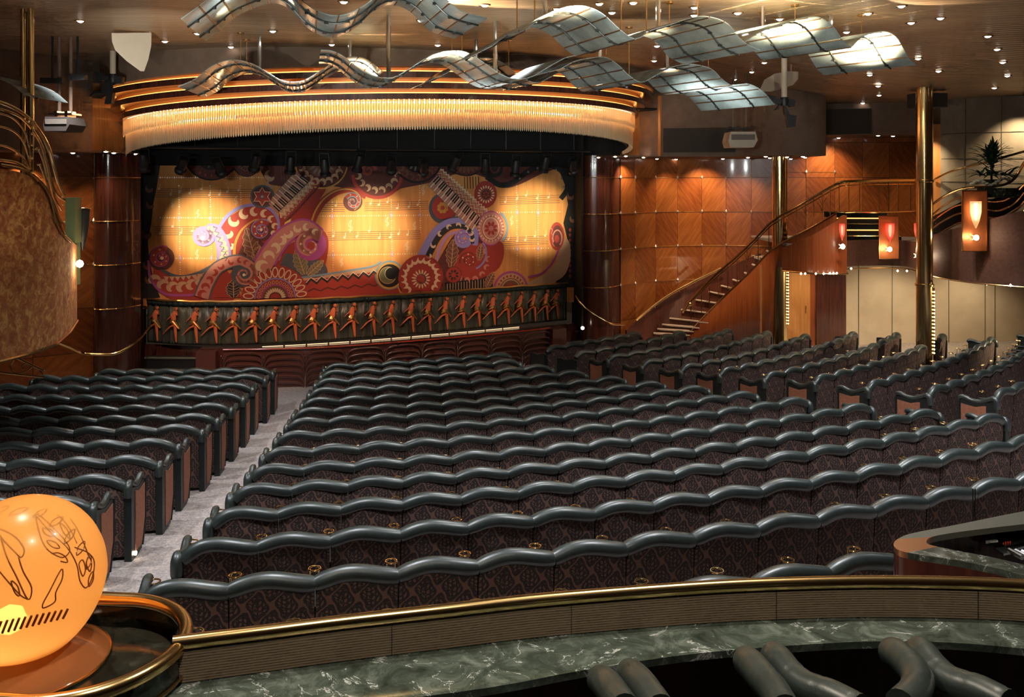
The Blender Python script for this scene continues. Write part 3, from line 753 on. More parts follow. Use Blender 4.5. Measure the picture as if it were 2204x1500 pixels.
spiral(7, 1062, 362, 22, 'black', 'maroon', 'black', -1, 180, 1.5, None, 0.4, 'brown')
strip('black', 7, curve([(1046, 380), (1075, 398), (1105, 392), (1140, 366), (1180, 356), (1212, 372), (1220, 405), (1206, 428)]), 12*PX)
for k, (x, y) in enumerate(((1118, 384), (1136, 370), (1156, 362), (1176, 360), (1196, 366), (1208, 384), (1213, 402))): disc('grey', 8, x, y, 2.5, 8)
commas('tan', 8, 575, 345, 1, 1, 0, 0, 12, 1); commas('tan', 8, 583, 378, 1, 1, 0, 0, 12, 2); commas('tan', 8, 584, 397, 1, 1, 0, 0, 11, 2)
for k in range(7): strip('brown', 7, [(603+k*6, 345), (606+k*6, 388)], 1.6*PX)
for k in range(6): strip('black', 7, [(999+k*6, 380), (1000+k*6, 406)], 1.6*PX)
for (x, y, r_) in ((316, 500, 12), (1228, 420, 10), (1233, 470, 9), (324, 440, 8), (322, 405, 8), (318, 570, 9), (322, 600, 9)): commas('brown', 7, x, y, 1, 1, 0, 0, r_, 2.5)
for k in range(10): poly('red', 7, [(1226, 490+k*11), (1229, 494+k*11), (1226, 500+k*11), (1223, 494+k*11)])
# lower scroll work
poly('red', 6, curve([(333, 560), (330, 600), (345, 628), (375, 645), (430, 648), (500, 648), (500, 600), (470, 570), (430, 583), (392, 592), (362, 585), (345, 565)], 4))
strip('slate', 8, curve([(338, 560), (352, 582), (385, 595), (425, 588), (468, 566)]), 6*PX, 7*PX)
strip('mag', 8, curve([(320, 560), (324, 598), (345, 626), (372, 635), (428, 634)]), 5*PX, 5*PX)
commas('tan', 8, 385, 540, 76, 6, 232, 305, 12, 2.2); 
for k in range(9): poly('tan', 9, [(352+k*12, 594+3*math.sin(k*0.5)-k*0.8), (364+k*12, 595+2*math.sin(k*0.5)-k*1.1), (359+k*12, 607-k*1.3)])
spiral(8, 348, 555, 25, 'mag', 'red', 'maroon', 1, 60, 1.5, None, 0.5, 'tan'); disc('bead', 14, 349, 555, 3.5)
poly('maroon', 6, curve([(472, 500), (500, 468), (540, 445), (580, 448), (602, 480), (610, 520), (590, 560), (560, 575), (520, 580), (480, 575), (470, 540)], 4))
poly('red', 7, curve([(470, 490), (500, 462), (540, 444), (580, 446), (601, 475), (598, 510), (570, 524), (540, 500), (520, 530), (506, 560), (480, 560), (488, 520)], 4))
strip('blue', 9, curve([(470, 492), (488, 466), (515, 447), (548, 441), (580, 449), (598, 472), (597, 500), (580, 520)]), 7*PX, 5*PX)
for (x, y, r_, a) in ((492, 500, 11, 2), (506, 474, 12, 1.5), (528, 460, 11, 1), (550, 456, 10, .6), (571, 461, 9, .2), (585, 473, 8, 0), (592, 488, 7, -.4), (588, 503, 6, -.9), (496, 528, 8, 2.6)):
    s_, z_ = loc(x, y); comma('cream', 10, s_, z_, r_*PX, a+1)
strip('gold', 10, curve([(504, 556), (506, 525), (520, 495), (545, 475), (565, 472)]), 6*PX, 2.5*PX)
spiral(9, 562, 495, 24, 'blue', 'red', 'maroon', 1, 40, 1.7, None, 0.5, 'cream'); disc('bead', 15, 562, 494, 3)
leaf(8, (552, 568), (530, 490), 15); leaf(8, (548, 560), (560, 530), 10)
spiral(10, 437, 508, 21, 'blue', 'lav', 'lav', -1, 60, 1.5, [(462, 494), (476, 515), (482, 540), (482, 562)], 0.42, 'cream'); disc('bead', 16, 436, 512, 4.5)
zig('slate', 14, (462, 486), (488, 560), 14, 3.5, 2)
# big central scroll
poly('red', 7, curve([(600, 452), (640, 430), (668, 388), (700, 404), (688, 430), (668, 470), (664, 486), (620, 500), (600, 500)], 4))
poly('red', 6, curve([(545, 600), (575, 545), (610, 500), (660, 484), (700, 500), (706, 540), (690, 600), (660, 645), (540, 645)], 4))
spiral(12, 668, 527, 34, 'mag', 'pink', 'mag', 1, 40, 1.3, [(655, 488), (615, 505), (585, 540), (560, 582)], 0.40, 'cream')
disc('red', 17, 669, 528, 8)
strip('gold', 10, curve([(600, 560), (612, 535), (630, 520), (652, 514)]), 3*PX, 2*PX)
poly('slate', 9, curve([(600, 580), (615, 545), (650, 555), (690, 560), (705, 585), (690, 596), (650, 598)], 4)); leaf(11, (655, 590), (637, 536), 13, 'olive', 'tan'); leaf(11, (662, 592), (696, 560), 9, 'olive', 'tan')
spiral(12, 526, 590, 27, 'slate', 'pink', 'slate', -1, 60, 1.3, [(512, 560), (470, 575), (446, 608), (434, 640)], 0.36, 'red'); disc('bead', 17, 525, 591, 3)
poly('red', 9, curve([(462, 640), (474, 610), (495, 588), (512, 580), (510, 612), (520, 640)], 3)); leaf(11, (503, 640), (502, 602), 14, 'dark', 'tan')
# sunburst half discs
def sun(u, v, r, L=13):
    disc('red', L, u, v, r, a0=0, a1=180); petals('cream', L+1, u, v, r*0.62, r*0.96, 13, r*0.095, 0, 180); petals('red', L+2, u, v, r*0.66, r*0.92, 13, r*0.06, 0, 180)
    ring('blue', L+2, u, v, r*0.60, 3, 0, 180); disc('red', L+2, u, v, r*0.57, a0=0, a1=180); petals('tan', L+3, u, v, r*0.43, r*0.55, 14, r*0.045, 0, 180); petals('red', L+4, u, v, r*0.45, r*0.53, 14, r*0.025, 0, 180)
    ring('mag', L+3, u, v, r*0.41, 2.5, 0, 180); disc('brown', L+3, u, v, r*0.38, a0=0, a1=180); petals('cream', L+4, u, v, r*0.18, r*0.32, 13, r*0.03, 0, 180); disc('maroon', L+5, u, v, r*0.18, a0=0, a1=180); disc('red', L+6, u, v, r*0.15, a0=0, a1=180)
sun(592, 641, 68)
# star boss
disc('slate', 12, 564, 423, 24); disc('maroon', 13, 564, 423, 20)
s_, z_ = loc(564, 423)
pts = [(s_+(19 if k % 2 == 0 else 11)*PX*math.cos(PI/2+PI*k/6), z_+(19 if k % 2 == 0 else 11)*PX*math.sin(PI/2+PI*k/6)) for k in range(12)]
strip('cream', 15, pts, 1.8*PX, px=False, closed=True); setc('red'); art.add([cw(s_, z_, 14)]+[cw(p[0], p[1], 14) for p in pts], [(0, 1+k, 1+(k+1) % 12) for k in range(12)]); disc('slate', 16, 564, 423, 5); disc('tan', 17, 564, 423, 2.5)
# keyboards
def keyboard(L, a, b, c, d, n, zz):       # a-b: key tips, d-c: key roots, n white keys
    A, B, C_, D = [loc(*p) for p in (a, b, c, d)]
    def q(s, t): return (lerp(lerp(A[0], B[0], s), lerp(D[0], C_[0], s), t), lerp(lerp(A[1], B[1], s), lerp(D[1], C_[1], s), t))
    poly('slate', L, [q(0, 0), q(1, 0), q(1, 1), q(0, 1)], px=False)
    for k in range(n):
        s0, s1 = (k+0.1)/n, (k+0.9)/n; poly('cream' if k % 2 else 'pink', L+1, [q(s0, 0.02), q(s1, 0.02), q(s1, 0.96), q(s0, 0.96)], px=False)
        if k % 7 not in (2, 6): poly('black', L+2, [q(s1-0.25/n, 0.42), q(s1+0.4/n, 0.42), q(s1+0.4/n, 1), q(s1-0.25/n, 1)], px=False)
keyboard(12, (575, 436), (636, 368), (666, 390), (598, 458), 19, 1)
poly('tan', 10, [(598, 456), (668, 386), (680, 398), (612, 472)]); zig('cream', 12, (602, 466), (672, 392), 18, 4, 3.6); zig('red', 12, (608, 472), (680, 398), 18, 4, 3)
poly('yel', 12, [(609, 494), (613, 478), (627, 470), (621, 486)]); strip('maroon', 11, [(612, 480), (660, 430), (690, 396)], 3*PX); strip('red', 11, [(622, 490), (672, 440), (668, 470)], 4*PX)
# middle arch and its little scroll
poly('red', 7, curve([(664, 486), (674, 455), (690, 428), (720, 408), (755, 403), (783, 414), (784, 428), (760, 414), (727, 420), (700, 440), (684, 465), (676, 486)], 4))
strip('gold', 9, curve([(668, 486), (678, 455), (697, 428), (725, 410), (755, 408), (774, 422), (775, 440), (762, 452)]), 4*PX, 2*PX)
spiral(9, 759, 434, 21, 'sky', 'red', 'maroon', -1, 150, 1.5, None, 0.4, 'tan')
poly('maroon', 6, curve([(700, 350), (760, 350), (840, 380), (868, 396), (852, 412), (820, 425), (790, 420), (765, 398), (730, 396)], 4))
disc('maroon', 8, 812, 372, 50, a0=180, a1=360); ring('red', 9, 812, 372, 53, 7, 185, 355); commas('tan', 10, 812, 366, 44, 8, 195, 345, 8, 0.6); spiral(9, 792, 366, 20, 'brown', 'red', 'maroon', 1, 0, 1.5, None, 0.4, 'brown')
# base band with wavy stripes
poly('red', 8, [(655, 640), (652, 604), (700, 598), (760, 590), (812, 580), (840, 585), (860, 630), (860, 642)])
strip('sky', 10, curve([(648, 597), (700, 590), (750, 582), (800, 573), (820, 562)]), 4*PX); poly('tan', 9, [(652, 604), (652, 597), (812, 575), (812, 584)])
zig('dark', 10, (658, 607), (815, 588), 14, 5, 5); zig('bead', 11, (658, 603), (815, 584), 14, 5, 1.4); zig('maroon', 10, (660, 625), (835, 610), 12, 3, 3)
# crescent boss
disc('sky', 10, 838, 592, 32); disc('gold', 11, 838, 593, 29); disc('black', 12, 838, 593, 25); disc('olive', 13, 834, 592, 19); ring('tan', 14, 834, 592, 18, 1.6, 60, 330); disc('black', 14, 842, 588, 13); ring('cream', 15, 841, 588, 13.5, 1.4, 100, 280)
# right hand scrolls
disc('slate', 8, 953, 448, 32, ry=34); disc('red', 9, 956, 446, 28); petals('gold', 10, 952, 447, 6, 13, 8, 4); disc('gold', 10, 952, 447, 10); disc('red', 11, 952, 447, 5)
poly('slate', 9, [(950, 472), (985, 465), (985, 490), (960, 486)])
poly('maroon', 8, curve([(925, 640), (930, 590), (960, 530), (985, 500), (1030, 500), (1060, 540), (1060, 590), (1030, 620), (1040, 640)], 4))
poly('red', 9, curve([(1020, 520), (1050, 525), (1078, 520), (1084, 545), (1074, 575), (1050, 592), (1015, 602), (985, 590), (978, 560), (995, 540)], 4)); commas('pink', 11, 1008, 560, 45, 8, 215, 385, 7, 1)
ring('blue', 11, 1012, 545, 36, 4, 290, 400)
spiral(10, 997, 513, 22, 'mag', 'blue', 'blue', 1, 30, 1.3, None, 0.42, 'cream')
P_ = curve([(1022, 528), (1022, 500), (1003, 480), (968, 478), (935, 500), (912, 540), (905, 560)]); strip('blue', 10, P_, 12*PX, 20*PX)
P2 = curve([(1016, 524), (1014, 503), (998, 488), (970, 488), (944, 508), (924, 545), (918, 562)]); strip('dark', 12, P2, 8*PX, 15*PX)
for k in range(3, len(P2)-2, 4): s_, z_ = loc(*P2[k]); comma('cream', 13, s_, z_, 6.5*PX, k*0.25+2)
strip('lav', 11, curve([(990, 498), (965, 505), (948, 530), (938, 560)]), 6*PX, 8*PX); disc('gold', 15, 998, 513, 3)
leaf(11, (970, 575), (975, 515), 13, 'brown', 'tan'); leaf(11, (1030, 560), (1035, 525), 8, 'brown', 'tan')
spiral(12, 1008, 560, 21, 'maroon', 'red', 'red', -1, 200, 1.6, None, 0.45, 'cream')
disc('red', 13, 905, 597, 50); commas('cream', 15, 905, 597, 39, 15, -40, 220, 7.5, 0.9); petals('cream', 15, 905, 600, 10, 21, 16, 1.9); disc('slate', 16, 906, 600, 10.5); disc('red', 17, 905, 600, 9)
disc('maroon', 13, 975, 591, 18.5); disc('red', 14, 975, 591, 17); petals('dark', 15, 975, 591, 5, 12, 8, 2.2)
poly('black', 9, [(957, 608), (1060, 598), (1060, 622), (957, 632)])
for k in range(15): strip('tan', 11, [(962+k*6, 610-k*0.7), (962+k*6, 630-k*0.9)], 1.6*PX)
leaf(12, (1045, 618), (1062, 585), 9, 'brown', 'tan')
disc('mag', 12, 1098, 622, 41, a0=0, a1=180); disc('tan', 13, 1098, 622, 36, a0=0, a1=180); petals('red', 14, 1098, 622, 27, 33, 11, 2.2, 0, 180); ring('maroon', 14, 1098, 622, 24, 1.6, 0, 180); disc('brown', 14, 1098, 622, 20, a0=0, a1=180); petals('red', 15, 1098, 622, 6, 15, 5, 3, 0, 180)
poly('tan', 9, curve([(1135, 608), (1160, 596), (1185, 580), (1202, 550), (1208, 515), (1224, 520), (1226, 560), (1210, 596), (1170, 612), (1130, 622)], 4))
strip('mag', 11, curve([(1135, 596), (1165, 588), (1188, 565), (1203, 530), (1206, 505)]), 5*PX, 4*PX)
disc('red', 12, 1197, 508, 18, ry=32); disc('maroon', 13, 1198, 508, 13, ry=25); ring('pink', 14, 1198, 512, 11, 3, -60, 210, ry=18); disc('red', 14, 1197, 514, 6, ry=9); zig('pink', 14, (1186, 490), (1190, 530), 7, 2, 1.5)
keyboard(14, (919, 398), (1016, 497), (1034, 470), (940, 376), 26, 1)
poly('tan', 11, [(938, 378), (948, 362), (1050, 452), (1036, 472)]); zig('red', 13, (941, 374), (1036, 466), 22, 3.5, 3); zig('red', 13, (945, 368), (1042, 460), 22, 3.5, 2); zig('bead', 13, (949, 364), (1048, 454), 34, 2.5, 2.4)
for (r_, c_) in ((33, 'mag'), (31, 'pink'), (23, 'red'), (21.5, 'cream'), (19, 'pink')): disc(c_, 17+{33:0, 31:1, 23:2, 21.5:3, 19:4}[r_], 1055, 491, r_*0.92, ry=r_*1.18)
petals('cream', 19, 1055, 491, 25, 31, 24, 1.6); petals('red', 22, 1055, 491, 5, 16, 8, 3.4); disc('pink', 22, 1055, 491, 4); ring('sky', 16, 1060, 490, 33, 5, -50, 60, ry=38)
disc('red', 12, 1044, 418, 26, ry=30); petals('cream', 13, 1045, 418, 13, 20, 18, 1.7); disc('brown', 13, 1045, 418, 12); disc('maroon', 14, 1045, 418, 10); petals('red', 15, 1045, 418, 3, 8, 6, 2)
drop = art.obj('painted_drop', PM, smooth=False); recentre(drop)
tag(drop, 'gold front curtain painted with scrolls, keyboards and music staves at the back of the stage', 'curtain')

# ---- stage floor, apron and dancer valance
def spl(pts, n=8): return [(p.x, p.y) for p in smoothpath([(a, b, 0) for a, b in pts], n)]
VAL = spl([(-8.35, 20.75), (-7.3, 20.42), (-5.9, 20.45), (-4.0, 21.05), (-2.1, 21.95), (-0.3, 22.95), (1.45, 23.95)])
APR = spl([(-7.1, 20.05), (-6.45, 20.25), (-5.2, 20.35), (-3.9, 20.65), (-2.2, 21.40), (-0.6, 22.22), (0.85, 23.08), (1.15, 23.5)])
mb = MB(); mb.slab([(-6.95, 20.2)]+APR[6:-4]+[(1.2, 23.3), (2.2, 24.4), (0.5, 28), (-11, 24.6), (-9.5, 21.4), (-8.4, 20.8), (-7.0, 20.5)], 0.0, 0.88)
struct(mb.obj('floor_stage', MAHOG))
ap = thing('stage_apron', 'dark red lacquered stage front carved with arching plume panels', 'stage front', (-3.0, 21.0, 0))
A2 = [p for p in APR if -6.55 < p[0] < 0.95]
mb = MB(); mb.wall([(p[0]+0.02, p[1]-0.06) for p in A2], -0.02, 0.86, 0.10); mb.obj('face', APRON, ap)
mb = MB(); mb.tube([(p[0]+0.03, p[1]-0.12, 0.875) for p in A2], 0.014, 6); mb.obj('rail_strip', REDLINE, ap)
# plume panels between the stems
cum = [0]
for i in range(1, len(A2)): cum.append(cum[-1]+math.hypot(A2[i][0]-A2[i-1][0], A2[i][1]-A2[i-1][1]))
def on(path, cu, s):
    x = interp(s, cu, [p[0] for p in path]); y = interp(s, cu, [p[1] for p in path]); x2 = interp(s+0.05, cu, [p[0] for p in path]); y2 = interp(s+0.05, cu, [p[1] for p in path])
    if s+0.05 > cu[-1]: x2, y2 = path[-1]; x, y = interp(s-0.05, cu, [p[0] for p in path]), interp(s-0.05, cu, [p[1] for p in path])
    a = math.atan2(y2-y, x2-x); return interp(s, cu, [p[0] for p in path]), interp(s, cu, [p[1] for p in path]), a
NP = 9; PWD = cum[-1]/NP
for k in range(NP):
    mb = MB()
    for j in range(6):
        zt = 0.80-j*0.135; pts = []
        for (f, dz) in ((0.02, -0.20), (0.05, -0.10), (0.12, -0.03), (0.25, 0.0), (0.5, 0.01), (0.75, 0.0), (0.88, -0.03), (0.95, -0.10), (0.98, -0.20)):
            x, y, a = on(A2, cum, (k+f)*PWD); pts.append((x+0.085*math.sin(a)+0.02, y-0.085*math.cos(a)-0.05, max(0.0, zt+dz)))
        mb.tube(smoothpath(pts, 2), 0.016, 6, sq=0.7)
    mb.obj('plume_panel', APRON, ap)
mb = MB()
for k in range(NP+1):
    x, y, a = on(A2, cum, min(cum[-1]-0.02, k*PWD)); x, y = x+0.09*math.sin(a)+0.02, y-0.09*math.cos(a)-0.05
    mb.tube([(x, y, 0.02), (x, y, 0.66), (x, y, 0.70)], [0.012, 0.012, 0.004], 6)
    for dx in (-0.03, 0.03): mb.lathe((x+dx, y-0.01, 0.735), [(0.001, -0.018), (0.018, 0), (0.001, 0.018)], 8)
    mb.lathe((x, y-0.01, 0.69), [(0.001, -0.02), (0.016, 0), (0.001, 0.02)], 8)
mb.obj('brass_stems', CHROME, ap)
for (x, y, a) in ((-6.78, 20.22, 0.1), (1.08, 23.25, 0.55)):
    mb = MB(); mb.box((x, y, 0.42), (0.42, 0.5, 0.86), a); mb.obj('end_block', APRON, ap)
# footlight strips on the apron top
fl = thing('footlight_strip', 'row of narrow glowing footlight slots along the stage edge', 'footlights', (-2.5, 21.7, 0.88))
V2 = [p for p in VAL if -5.75 < p[0] < 0.35]
cv = [0]
for i in range(1, len(V2)): cv.append(cv[-1]+math.hypot(V2[i][0]-V2[i-1][0], V2[i][1]-V2[i-1][1]))
n = 13
for k in range(n):
    mb = MB(); x0, y0, a0 = on(V2, cv, cv[-1]*(k+0.03)/n); x1, y1, a1 = on(V2, cv, cv[-1]*(k+0.95)/n)
    mb.tube([(x0+0.06, y0-0.14, 0.897), (x1+0.06, y1-0.14, 0.897)], 0.009, 6); mb.obj('lamp_slot', STRIPL, fl)
# valance
va = thing('dancer_valance', 'low green satin curtain with a row of kicking dancer figures', 'valance', (-3.3, 21.6, 0.93))
cvl = [0]
for i in range(1, len(VAL)): cvl.append(cvl[-1]+math.hypot(VAL[i][0]-VAL[i-1][0], VAL[i][1]-VAL[i-1][1]))
def m_satin():
    m = mat('green_satin', (0.05, 0.065, 0.05), 0.35); t = NT(m); n = t.noise(t.obj(), 3, 4, 0.6, 0.4, (2.2, 2.2, 0.35))
    t.base(t.ramp(n, [(0.35, (0.035, 0.042, 0.034)), (0.6, (0.085, 0.085, 0.06)), (0.75, (0.11, 0.15, 0.12))])); t.bump(n, 0.7, 0.06); return m
SATIN = m_satin()
mb = MB(); M_ = 240; vs = []
for i in range(M_+1):
    s = cvl[-1]*i/M_; x, y, a = on(VAL, cvl, s); d = 0.012*math.sin(s*30)+0.008*math.sin(s*77)
    for zz in (0.93, 1.0, 1.4, 1.84): vs.append((x-math.sin(a)*-d, y-math.cos(a)*d, zz))
mb.add(vs, [(4*i+j, 4*i+4+j, 4*i+5+j, 4*i+1+j) for i in range(M_) for j in range(3)])
cl = mb.obj('satin_cloth', SATIN, va); md = cl.modifiers.new('s', 'SOLIDIFY'); md.thickness = 0.015
mb = MB(); rr = random.Random(3)
mb.tube([(x+0.02*math.sin(a), y-0.03, 1.915+0.006*math.sin(s*9)) for s in [cvl[-1]*i/120 for i in range(121)] for x, y, a in [on(VAL, cvl, s)]], 0.028, 6); mb.obj('gold_piping', GOLD, va)
mb = MB()
for i in range(M_+1):
    x, y, a = on(VAL, cvl, cvl[-1]*i/M_); d = 0.014*math.sin(i*1.9); mb.v += [(x, y-0.03-d, 1.80), (x, y-0.03-d, 1.90)]
mb.f = [(2*i, 2*i+2, 2*i+3, 2*i+1) for i in range(M_)]; mb.mi = [0]*M_
ft = mb.obj('top_fringe', mat('dark_teal_fringe', (0.012, 0.03, 0.034), 0.6), va); ft.modifiers.new('s', 'SOLIDIFY').thickness = 0.01
def dancer(front):
    """applique figure in the plane (right, up); leaning body, one leg kicked out to the left"""
    mb = MB(); mb.cur = 0
    def limb(p, r): mb.tube([Vector((a, -0.02, b)) for a, b in p], [q*1.35 for q in r], 8, sq=0.6)
    limb([(0.02, 0.40), (0.035, 0.22), (0.05, 0.05), (0.055, 0.0)], [0.034, 0.026, 0.017, 0.010])            # standing leg
    limb([(0.0, 0.40), (-0.10, 0.36), (-0.19, 0.28), (-0.27, 0.20), (-0.31, 0.175)], [0.036, 0.028, 0.022, 0.014, 0.008])   # kicked leg
    limb([(-0.02, 0.52), (-0.02, 0.60), (0.0, 0.68), (0.02, 0.735)], [0.045, 0.050, 0.042, 0.020])             # torso
    limb([(0.0, 0.69), (-0.09, 0.60), (-0.17, 0.53), (-0.20, 0.50)], [0.020, 0.017, 0.014, 0.010])                         # arm back
    limb([(0.03, 0.69), (0.085, 0.64), (0.075, 0.70), (0.065, 0.74)], [0.020, 0.016, 0.013, 0.008])                        # arm to the chin
    limb([(0.035, 0.755), (0.045, 0.79), (0.045, 0.825)], [0.026, 0.038, 0.024])                             # head
    mb.cur = 1
    limb([(-0.03, 0.54), (-0.04, 0.47), (-0.06, 0.42)], [0.040, 0.065, 0.03]); limb([(-0.02, 0.50), (0.05, 0.42), (0.11, 0.35), (0.14, 0.315)], [0.045, 0.035, 0.028, 0.018])
    limb([(-0.03, 0.47), (-0.11, 0.43), (-0.13, 0.41)], [0.045, 0.03, 0.012]); limb([(0.035, 0.79), (0.06, 0.815), (0.065, 0.825)], [0.030, 0.026, 0.01])
    return mb.mesh('dancer_figure', [mat('flesh_applique', (0.72, 0.17, 0.06), 0.45), GOLD])
DM = dancer(True)
for u in (337, 378, 421, 463, 506, 548, 590.5, 633, 676, 718, 760, 802, 843, 885, 922, 959, 995, 1029, 1061, 1091, 1120, 1148, 1174, 1197):
    best = min(range(600), key=lambda i: abs((lambda p: U0+F*p[0]/p[1])(on(VAL, cvl, cvl[-1]*i/600))-u)); x, y, a = on(VAL, cvl, cvl[-1]*best/600)
    o = child('dancer_figure', DM, va); o.location = Vector((x, y-0.035, 0.985))-va.location; o.rotation_euler = (0, 0, a)
    o.scale = (0.98, 1, 0.96)
# black masking above and beside the drop, with the lighting bar
mb = MB(); P0 = cur(300, 300); P1 = cur(1250, 300)
mb.wall([(P0.x, P0.y-0.05), (P1.x+0.05, P1.y-0.05)], 4.98, 6.4, 0.05); mb.wall([(-8.45, 19.9), (-8.6, 21.3)], 0.8, 6.2, 0.05); mb.wall([(1.62, 24.5), (1.78, 23.2)], 0.8, 6.2, 0.05); mb.wall([(1.72, 23.95), (2.95, 24.15)], 5.0, 6.4, 0.05)
struct(mb.obj('wall_stage_masking', BLACKC))
mb = MB(); mb.slab([(-9.2, 19.6), (-8.3, 18.0), (0, 20.0), (3.6, 22.5), (3.2, 26), (-10, 22.5)], 6.38, 6.42); struct(mb.obj('ceiling_stage', BLACKC))
bar = thing('lighting_bar', 'black pipe with clamps slung across the stage under the canopy', 'lighting bar', (-3.2, 20.9, 5.3))
ba, bb = Vector((-8.3, 19.6, 5.36)), Vector((2.0, 23.1, 5.36))
mb = MB(); mb.tube([ba, bb], 0.03, 8); mb.obj('pipe', BLACK, bar)
mb = MB()
for k in range(12): p = ba.lerp(bb, (k+0.5)/12); mb.tube([p, p+Vector((0, 0, 1.05))], 0.012, 6)
mb.obj('hanger_rods', BLACK, bar)
def stage_lamp_meshes():
    mb = MB(); mb.lathe((0, 0, 0), [(0.001, 0.20), (0.07, 0.20), (0.10, 0.10), (0.10, -0.10), (0.13, -0.14), (0.13, -0.20)], 12)
    mb.box((0.11, 0, 0.16), (0.02, 0.04, 0.35)); mb.box((-0.11, 0, 0.16), (0.02, 0.04, 0.35)); mb.box((0, 0, 0.33), (0.24, 0.04, 0.02))
    body = mb.mesh('lamp_body', BLACK); mb = MB(); mb.lathe((0, 0, 0), [(0.001, -0.17), (0.05, -0.175), (0.11, -0.18)], 12); lens = mb.mesh('lamp_lens', mat('dim_lens', (0.2, 0.2, 0.22), 0.08, 0.6))
    return body, lens
SB, SL = stage_lamp_meshes()
for k in range(14):
    p = ba.lerp(bb, (k+0.4)/14)-Vector((0, 0, 0.33+0.05*((k*7) % 3)))
    t = thing('stage_spotlight', 'black stage spotlight on the bar under the canopy, %s from the left' % ORD[k], 'spotlight', p, 0.3+0.4*math.sin(k*2.3), 'spotlights on the stage lighting bar')
    b1 = child('lamp_body', SB, t); b1.rotation_euler = (0.5+0.3*math.sin(k), 0, 0); b2 = child('lamp_lens', SL, b1)
# steps each side of the apron
def steps(name, lab, x0, y0, x1, y1, dx, dy, n, z1):
    t = thing(name, lab, 'steps', ((x0+x1)/2, (y0+y1)/2, 0))
    for k in range(n):
        z = z1*(n-k)/(n+1); ox, oy = dx*k, dy*k; mb = MB()
        mb.slab([(x0+ox, y0+oy), (x1+ox, y1+oy), (x1+ox-dx, y1+oy-dy), (x0+ox-dx, y0+oy-dy)], 0.0, z); mb.obj('step', BLACKC, t)
        mb = MB(); a = Vector((x0+ox, y0+oy, z+0.0)); b = Vector((x1+ox, y1+oy, z+0.0)); mb.tube([a, b], 0.03, 6); mb.obj('step_nosing', STEPEDGE, t)
steps('stage_steps', 'dark steps left of the stage apron beside the mahogany pier', -8.25, 20.35, -6.95, 20.30, 0.02, -0.28, 3, 0.86)
steps('stage_steps', 'dark steps right of the stage apron below the brass wall rail', 1.25, 23.6, 2.3, 24.2, 0.13, -0.26, 3, 0.86)
# ---- mahogany piers
def pier(plan, name, lab, n_):
    t = struct_thing(name)
    P = spl(plan, 6); mb = MB(); mb.wall(P, -0.02, 5.27, 0.0); o = mb.obj(name, MAHOG); struct(o)
    for z in [4.7-0.95*k for k in range(4)]:
        mb = MB(); mb.tube([(p[0]+0.0, p[1]-0.012, z) for p in P], 0.008, 5); mb.obj('gold_line', GOLD, o)
        mb = MB()
        for q in P[::3]: mb.lathe((q[0], q[1]-0.02, z), [(0.001, -0.018), (0.018, 0), (0.001, 0.018)], 6)
        mb.obj('stud', GOLD, o)
def struct_thing(n): return None
pier([(-9.15, 19.88), (-9.02, 19.62), (-8.75, 19.6), (-8.45, 19.85), (-8.30, 20.25)], 'wall_pier_left', '', 5)
pier([(1.74, 23.95), (1.85, 23.55), (2.15, 23.4), (2.55, 23.55), (2.88, 24.0)], 'wall_pier_right', '', 5)
# ---- canopy: crystal fringe, lit coves
CM = Vector((-2.72, 21.25)); CA, CB = 5.88, 3.9
def el(t, off=0.0):
    return CM+T_.to_2d()*0+Vector((T_.x, T_.y))*((CA+off)*math.cos(t))+Vector((N_.x, N_.y))*((CB+off)*math.sin(t))
def zt_(t): return 5.99+0.13*math.cos(t)+0.22*math.sin(t)
def zb_(t): return zt_(t)-0.12*max(0, math.cos(t))**2-lerp(0.72, 0.575, math.sin(t)**0.8 if math.sin(t) > 0 else 0)
can = thing('canopy', 'curved stage canopy of stepped dark bands with glowing orange coves', 'canopy', (-1.3, 17.4, 5.9))
TS = [-0.12+(PI+0.24)*k/90 for k in range(91)]
for k in range(3):
    def cz(t): s_ = max(0.0, math.sin(t)); return lerp(0.135, 0.075, s_**0.5)          # cove opening, wider towards the ends
    def zbase(t, kk=k): return zt_(t)+kk*(0.115+cz(t))
    for nm, f0, f1, off, m_, ln in (('dark_band', lambda t: zbase(t), lambda t: zbase(t)+0.115, 0.10+0.16*k, MAHOG, None),):
        mb = MB(); N = len(TS)
        P = [el(t, off) for t in TS]; vs = []
        for p, t in zip(P, TS):
            q = el(t, off-0.26); z0, z1 = f0(t), f1(t)
            vs += [(p.x, p.y, z0), (p.x, p.y, z1), (q.x, q.y, z1), (q.x, q.y, z0)]
        fs = []
        for i in range(N-1): a, b = 4*i, 4*i+4; fs += [(a, b, b+1, a+1), (a+1, b+1, b+2, a+2), (a, a+3, b+3, b)]
        mb.add(vs, fs); band = mb.obj(nm, m_, can, ang=40)
    mb = MB(); vs = []
    for t in TS:
        p = el(t, 0.0+0.16*k-0.02); vs += [(p.x, p.y, zbase(t)+0.11), (p.x, p.y, zbase(t)+0.125+cz(t))]
    mb.add(vs, [(2*i, 2*i+2, 2*i+3, 2*i+1) for i in range(len(TS)-1)]); mb.obj('cove_back', mat('cove_amber', (0.80, 0.30, 0.07), 0.5) if k == 0 else MATS['cove_amber'], can, ang=60)
    mb = MB(); mb.tube([tuple(el(t, 0.045+0.16*k))+(zbase(t)+0.128,) for t in TS], 0.012, 5); mb.obj('cove_lamp', COVE, can)
mb = MB(); vs = []
for t in TS:
    p = el(t, 0.46); q = el(t, -0.2); z = zt_(t)+3*(0.115+0.075)+0.02; vs += [(p.x, p.y, z), (p.x, p.y, 7.2), (q.x, q.y, z)]
